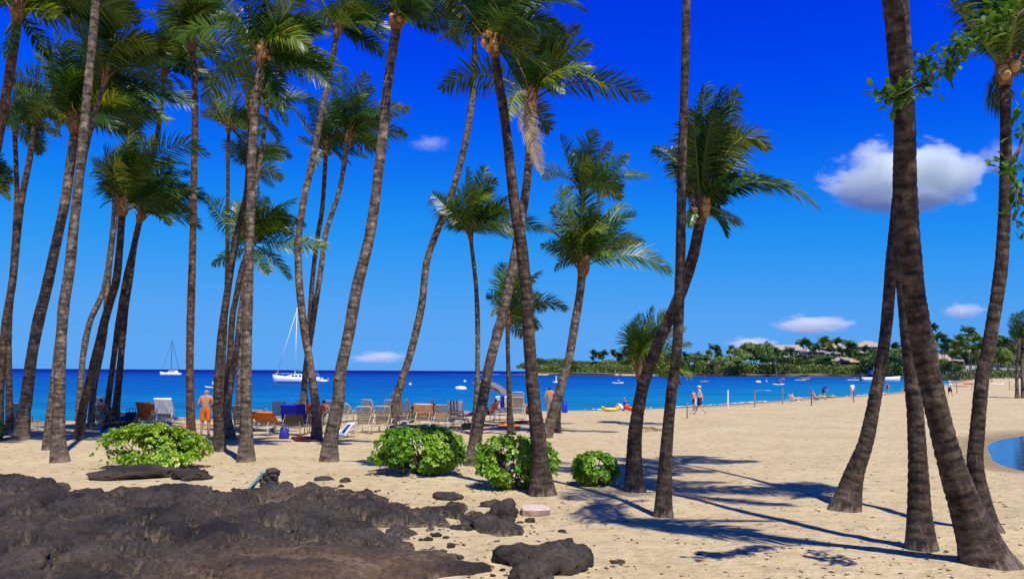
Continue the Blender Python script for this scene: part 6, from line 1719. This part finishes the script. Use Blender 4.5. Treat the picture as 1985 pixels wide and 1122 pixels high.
LST_D_ = [(1815, 627, 20), (1802, 654, 26), (1818, 644, 30), (1834, 650, 34), (1846, 656, 30), (1858, 648, 30), (1870, 648, 26), (1880, 632, 28), (1890, 650, 28), (1900, 648, 26), (1828, 664, 28), (1852, 668, 28), (1866, 664, 26), (1884, 666, 28), (1898, 664, 26), (1932, 642, 30), (1942, 650, 34), (1952, 656, 28), (1936, 664, 26), (1804, 668, 26), (1846, 680, 26), (1872, 682, 24), (1960, 672, 22), (1790, 668, 22), (1780, 672, 22)]
for i, (x, yt, cw) in enumerate(LST_D_):
    far_palm(x, yt, 716, cw, 330 + (i * 11) % 70, i, ordinal(i, [q[0] for q in LST_D_]) + ' palm from the left in the dense grove on the far right beach', 'palms in the dense grove on the far right beach')

# far beach life
UB = simple('blue_umbrella', (0.02, 0.09, 0.45), .7); UW = simple('white_umbrella', (0.75, 0.74, 0.70), .7)
for i, (x, y, c, lab) in enumerate([(1925, 722, UB, 'blue sunshade on the far beach right of the dark palm'), (1936, 722, UB, 'blue sunshade beside another on the far beach'), (1830, 724, UB, 'small blue sunshade behind the orange canoe'), (1612, 728, UB, 'blue sunshade on the lava shore below the pavilion'), (1600, 728, UB, 'blue sunshade left of another below the pavilion'), (1962, 714, UW, 'white parasol beside the small reddish palm'), (1872, 722, UW, 'white parasol behind the canoes'), (1818, 724, UW, 'pale parasol at the foot of the dense grove')]):
    p = G(x, y); rt = umbrella(x, y, 2.6, 1.9, 0, lab, [c, c], 'sunshades on the far beach')
SKS = [SK1, SK2, SK3, SK4]; TOPS = [CW, CR, CN, None, CP, CGN]
FAR = [(1820, 736, 'stand', 'person standing behind the orange canoe, leftmost of the far group'), (1848, 733, 'stand', 'person in coral beside the white canoe on far beach'), (1862, 733, 'walk', 'person walking behind the canoes on far beach'), (1876, 734, 'stand', 'person standing right of the canoes on far beach'),
       (1912, 742, 'bend', 'person bending right of the far right dark palm'), (1922, 740, 'sit_sand', 'person sitting on sand beside the white board'), (1944, 734, 'stand', 'person in white standing on open far sand'), (1930, 731, 'walk', 'person walking below the blue sunshades'), (1968, 738, 'stand', 'person near the bicycle on far sand'), (1810, 731, 'stand', 'person at the far end of the water'),
       (1736, 729, 'stand', 'person on the shore behind the motorboat'), (1742, 727, 'stand', 'person in white on the shore right of the motorboat'), (1754, 758, 'sit_sand', 'person sitting in the shallows between the right trunks'), (1720, 761, 'bend', 'person in blue bending at the waterline right of the wide foot palm'), (1648, 727, 'stand', 'person standing on the sea wall')]
for i, (x, y, k, lab) in enumerate(FAR):
    p = G(x, y); person(k, p, R(40 * i % 360), SKS[i % 4], lab, TOPS[(i + 2) % 6] or CN, TOPS[i % 6], (HDARK, HBROWN, HGREY)[i % 3], None, 1.0, 1.0, None, 'people on the far beach')
FLG = [(1842, 727), (1852, 726.5), (1862, 726), (1893, 726), (1906, 728), (1916, 727), (1950, 727), (1960, 726), (1946, 731), (1972, 730)]
for i, (x, y) in enumerate(FLG):
    o = copy_tree(protos['tan']); p = G(x, y); o.location = p; o.rotation_euler = (0, 0, R(110 + 37 * i)); tag(o, ordinal(i, [q[0] for q in FLG]) + ' small lounger from the left on the far right beach', 'sun lounger', 'loungers on the far right beach')
# bicycle
RUB = simple('tyre_rubber', (0.02, 0.02, 0.02), .8); GRN = simple('green_paint', (0.10, 0.35, 0.10), .35)
p = G(1972, 756); rt = empty('bicycle', p, 'green bicycle parked on the sand at the right edge', 'bicycle')
for x in (-.52, .52):
    wl = MB().tube([(x + .33 * math.cos(a), 0, .34 + .33 * math.sin(a)) for a in np.linspace(0, 6.284, 21)], .022, 5, cap=False).build('wheel', RUB, rt)
    m = MB()
    for a in np.linspace(0, 3.14, 7, endpoint=False): m.tube([(x + .31 * math.cos(a), 0, .34 + .31 * math.sin(a)), (x - .31 * math.cos(a), 0, .34 - .31 * math.sin(a))], .004, 3)
    m.build('spokes', ALU, wl)
m = MB()
for A1, B1 in (((-.52, .34), (-.12, .34)), ((-.52, .34), (-.20, .78)), ((-.12, .34), (-.22, .86)), ((-.12, .34), (.36, .74)), ((-.20, .78), (.34, .82)), ((.33, .88), (.52, .34))): m.tube([(A1[0], 0, A1[1]), (B1[0], 0, B1[1])], .017, 5)
m.build('frame', GRN, rt)
MB().tube([(.30, -.26, .98), (.33, 0, .94), (.30, .26, .98)], .014, 5).build('handlebar', DARKM, rt); MB().box((-.23, 0, .90), (.26, .14, .06)).build('saddle', RUB, rt)

# ------------------------------------------------------------------ leafy branch at the top right
LEAFB = mat_leaf('branch_leaf', [(0.0, (0.018, 0.065, 0.010)), (0.5, (0.045, 0.13, 0.015)), (1.0, (0.16, 0.28, 0.04))], .3, .6, True, .2)
lm = mk_mesh('leaf', [(0, 0, 0), (-.022, .05, .006), (.022, .05, .006), (-.020, .085, .004), (.020, .085, .004), (0, .11, -.006)], [(0, 1, 2), (1, 3, 4, 2), (3, 5, 4)], LEAFB, False, attrs={'tint': [.2, .5, .5, .6, .6, .8]})
def branch(paths, clusters, Y, label, seed, n=20):
    rg = np.random.default_rng(seed); b0 = at_y(*paths[0][0], Y); rt = empty('tree_branch', b0, label, 'branch')
    m = MB()
    for pth in paths:
        pts = [at_y(x, y, Y + .15 * math.sin(i)) - b0 for i, (x, y) in enumerate(pth)]; m.tube(pts, [max(.006, .022 * (1 - i / len(pts))) for i in range(len(pts))], 6)
    m.build('stem', TWIG, rt, True)
    for (x, y) in clusters:
        c = at_y(x, y, Y + rg.uniform(-.12, .12)) - b0
        for k in range(n):
            d = Vector(nrm(rg.normal(0, 1, 3) + np.array([-.2, 0, .15])))
            o = obj('leaf', lm, rt, c + Vector(rg.normal(0, .05, 3))); o.rotation_euler = d.to_track_quat('Y', 'Z').to_euler(); k_ = rg.uniform(.8, 1.5); o.scale = (k_, k_, k_)
branch([[(2060, -40), (1960, 40), (1900, 75), (1850, 105), (1800, 150), (1750, 180), (1716, 192)], [(1850, 105), (1838, 130), (1842, 150)], [(1800, 150), (1790, 172), (1797, 182)], [(1900, 75), (1870, 88), (1840, 92)]],
       [(1716, 178), (1722, 196), (1740, 188), (1755, 172), (1760, 182), (1790, 152), (1796, 176), (1780, 120), (1808, 128), (1842, 122), (1836, 140), (1850, 98), (1870, 90), (1890, 74), (1912, 60), (1928, 30), (1940, 48), (1960, 20), (1880, 96)], 8.6, 'leafy broadleaf branch reaching in from the top right corner', 3)
branch([[(2040, 180), (1990, 230), (1976, 290), (1966, 320), (1972, 370), (1968, 420), (1974, 445)], [(1976, 290), (1955, 318), (1945, 330)], [(1972, 370), (1985, 400)]],
       [(1982, 215), (1978, 260), (1950, 318), (1944, 330), (1966, 345), (1978, 380), (1962, 400), (1984, 412), (1972, 440), (1990, 330)], 8.9, 'thin leafy twig hanging along the right edge before the far right palm', 6, 14)

# ------------------------------------------------------------------ clouds (volumes far beyond the headland)
def cloud_mat(name, dens, scale, th, soft=.34):
    m = bpy.data.materials.new(name); m.use_nodes = True; nt = m.node_tree; nt.nodes.clear()
    out = nd(nt, 'ShaderNodeOutputMaterial'); pv = nd(nt, 'ShaderNodeVolumePrincipled')
    pv.inputs['Color'].default_value = (0.970, 1.0, 0.950, 1); pv.inputs['Anisotropy'].default_value = -0.3
    tc = nd(nt, 'ShaderNodeTexCoord'); P = tc.outputs['Object']
    ln = nd(nt, 'ShaderNodeVectorMath', operation='LENGTH'); nt.links.new(P, ln.inputs[0])
    sx = nd(nt, 'ShaderNodeSeparateXYZ'); nt.links.new(P, sx.inputs[0])
    n = noise(nt, scale, 8, P, .68)
    e = math_n(nt, 'SUBTRACT', 1.0, ln.outputs['Value'])                      # 1 centre .. 0 rim
    v = math_n(nt, 'ADD', math_n(nt, 'MULTIPLY', e, 0.95), math_n(nt, 'MULTIPLY', math_n(nt, 'SUBTRACT', n.outputs[0], .5), 1.9))
    v = math_n(nt, 'SUBTRACT', v, th)
    fl = math_n(nt, 'MULTIPLY', math_n(nt, 'ADD', sx.outputs['Z'], .62), 5.0, True)   # flat underside
    v = math_n(nt, 'DIVIDE', v, soft, True)
    v = math_n(nt, 'MULTIPLY', math_n(nt, 'MULTIPLY', v, fl), dens)
    nt.links.new(v, pv.inputs['Density']); nt.links.new(pv.outputs[0], out.inputs['Volume'])
    return m
C_BIG = cloud_mat('cumulus', .028, 2.1, .24, .26); C_MID = cloud_mat('small_cumulus', .02, 2.2, .30, .45); C_THIN = cloud_mat('wispy_cloud', .009, 1.5, .34, .5)
def cloud(px, py, wpx, hpx, Y, mat, label, seed):
    c = at_y(px, py, Y); s = mpp(c); v, f = ICO2
    o = obj('cloud', mk_mesh('cloud', v, f, mat), None, c, (0, 0, seed)); o.scale = (wpx * s / 2, wpx * s / 2 * .8, hpx * s / 2)
    return tag(o, label, 'cloud', 'clouds above the sea')
cloud(1748, 352, 350, 190, 3000, C_BIG, 'biggest bright white cumulus behind the right foreground trunks', 0)
cloud(1574, 630, 210, 56, 4200, C_MID, 'flat white cloud low above the white hotel', .3)
cloud(1866, 603, 110, 50, 4000, C_MID, 'small white cloud low above the dense grove', .2)
cloud(1940, 305, 130, 110, 3200, C_THIN, 'pale cloud patch behind the far right dark palm', .5)
cloud(834, 278, 110, 50, 3000, C_THIN, 'tiny wispy cloud alone left of centre', .4)
cloud(735, 692, 170, 40, 6000, C_THIN, 'faint cloud just above the horizon beside the tall ringed palm', .1)
cloud(1455, 666, 130, 40, 5000, C_MID, 'pale cloud rising behind the tallest broad green tree', .1)
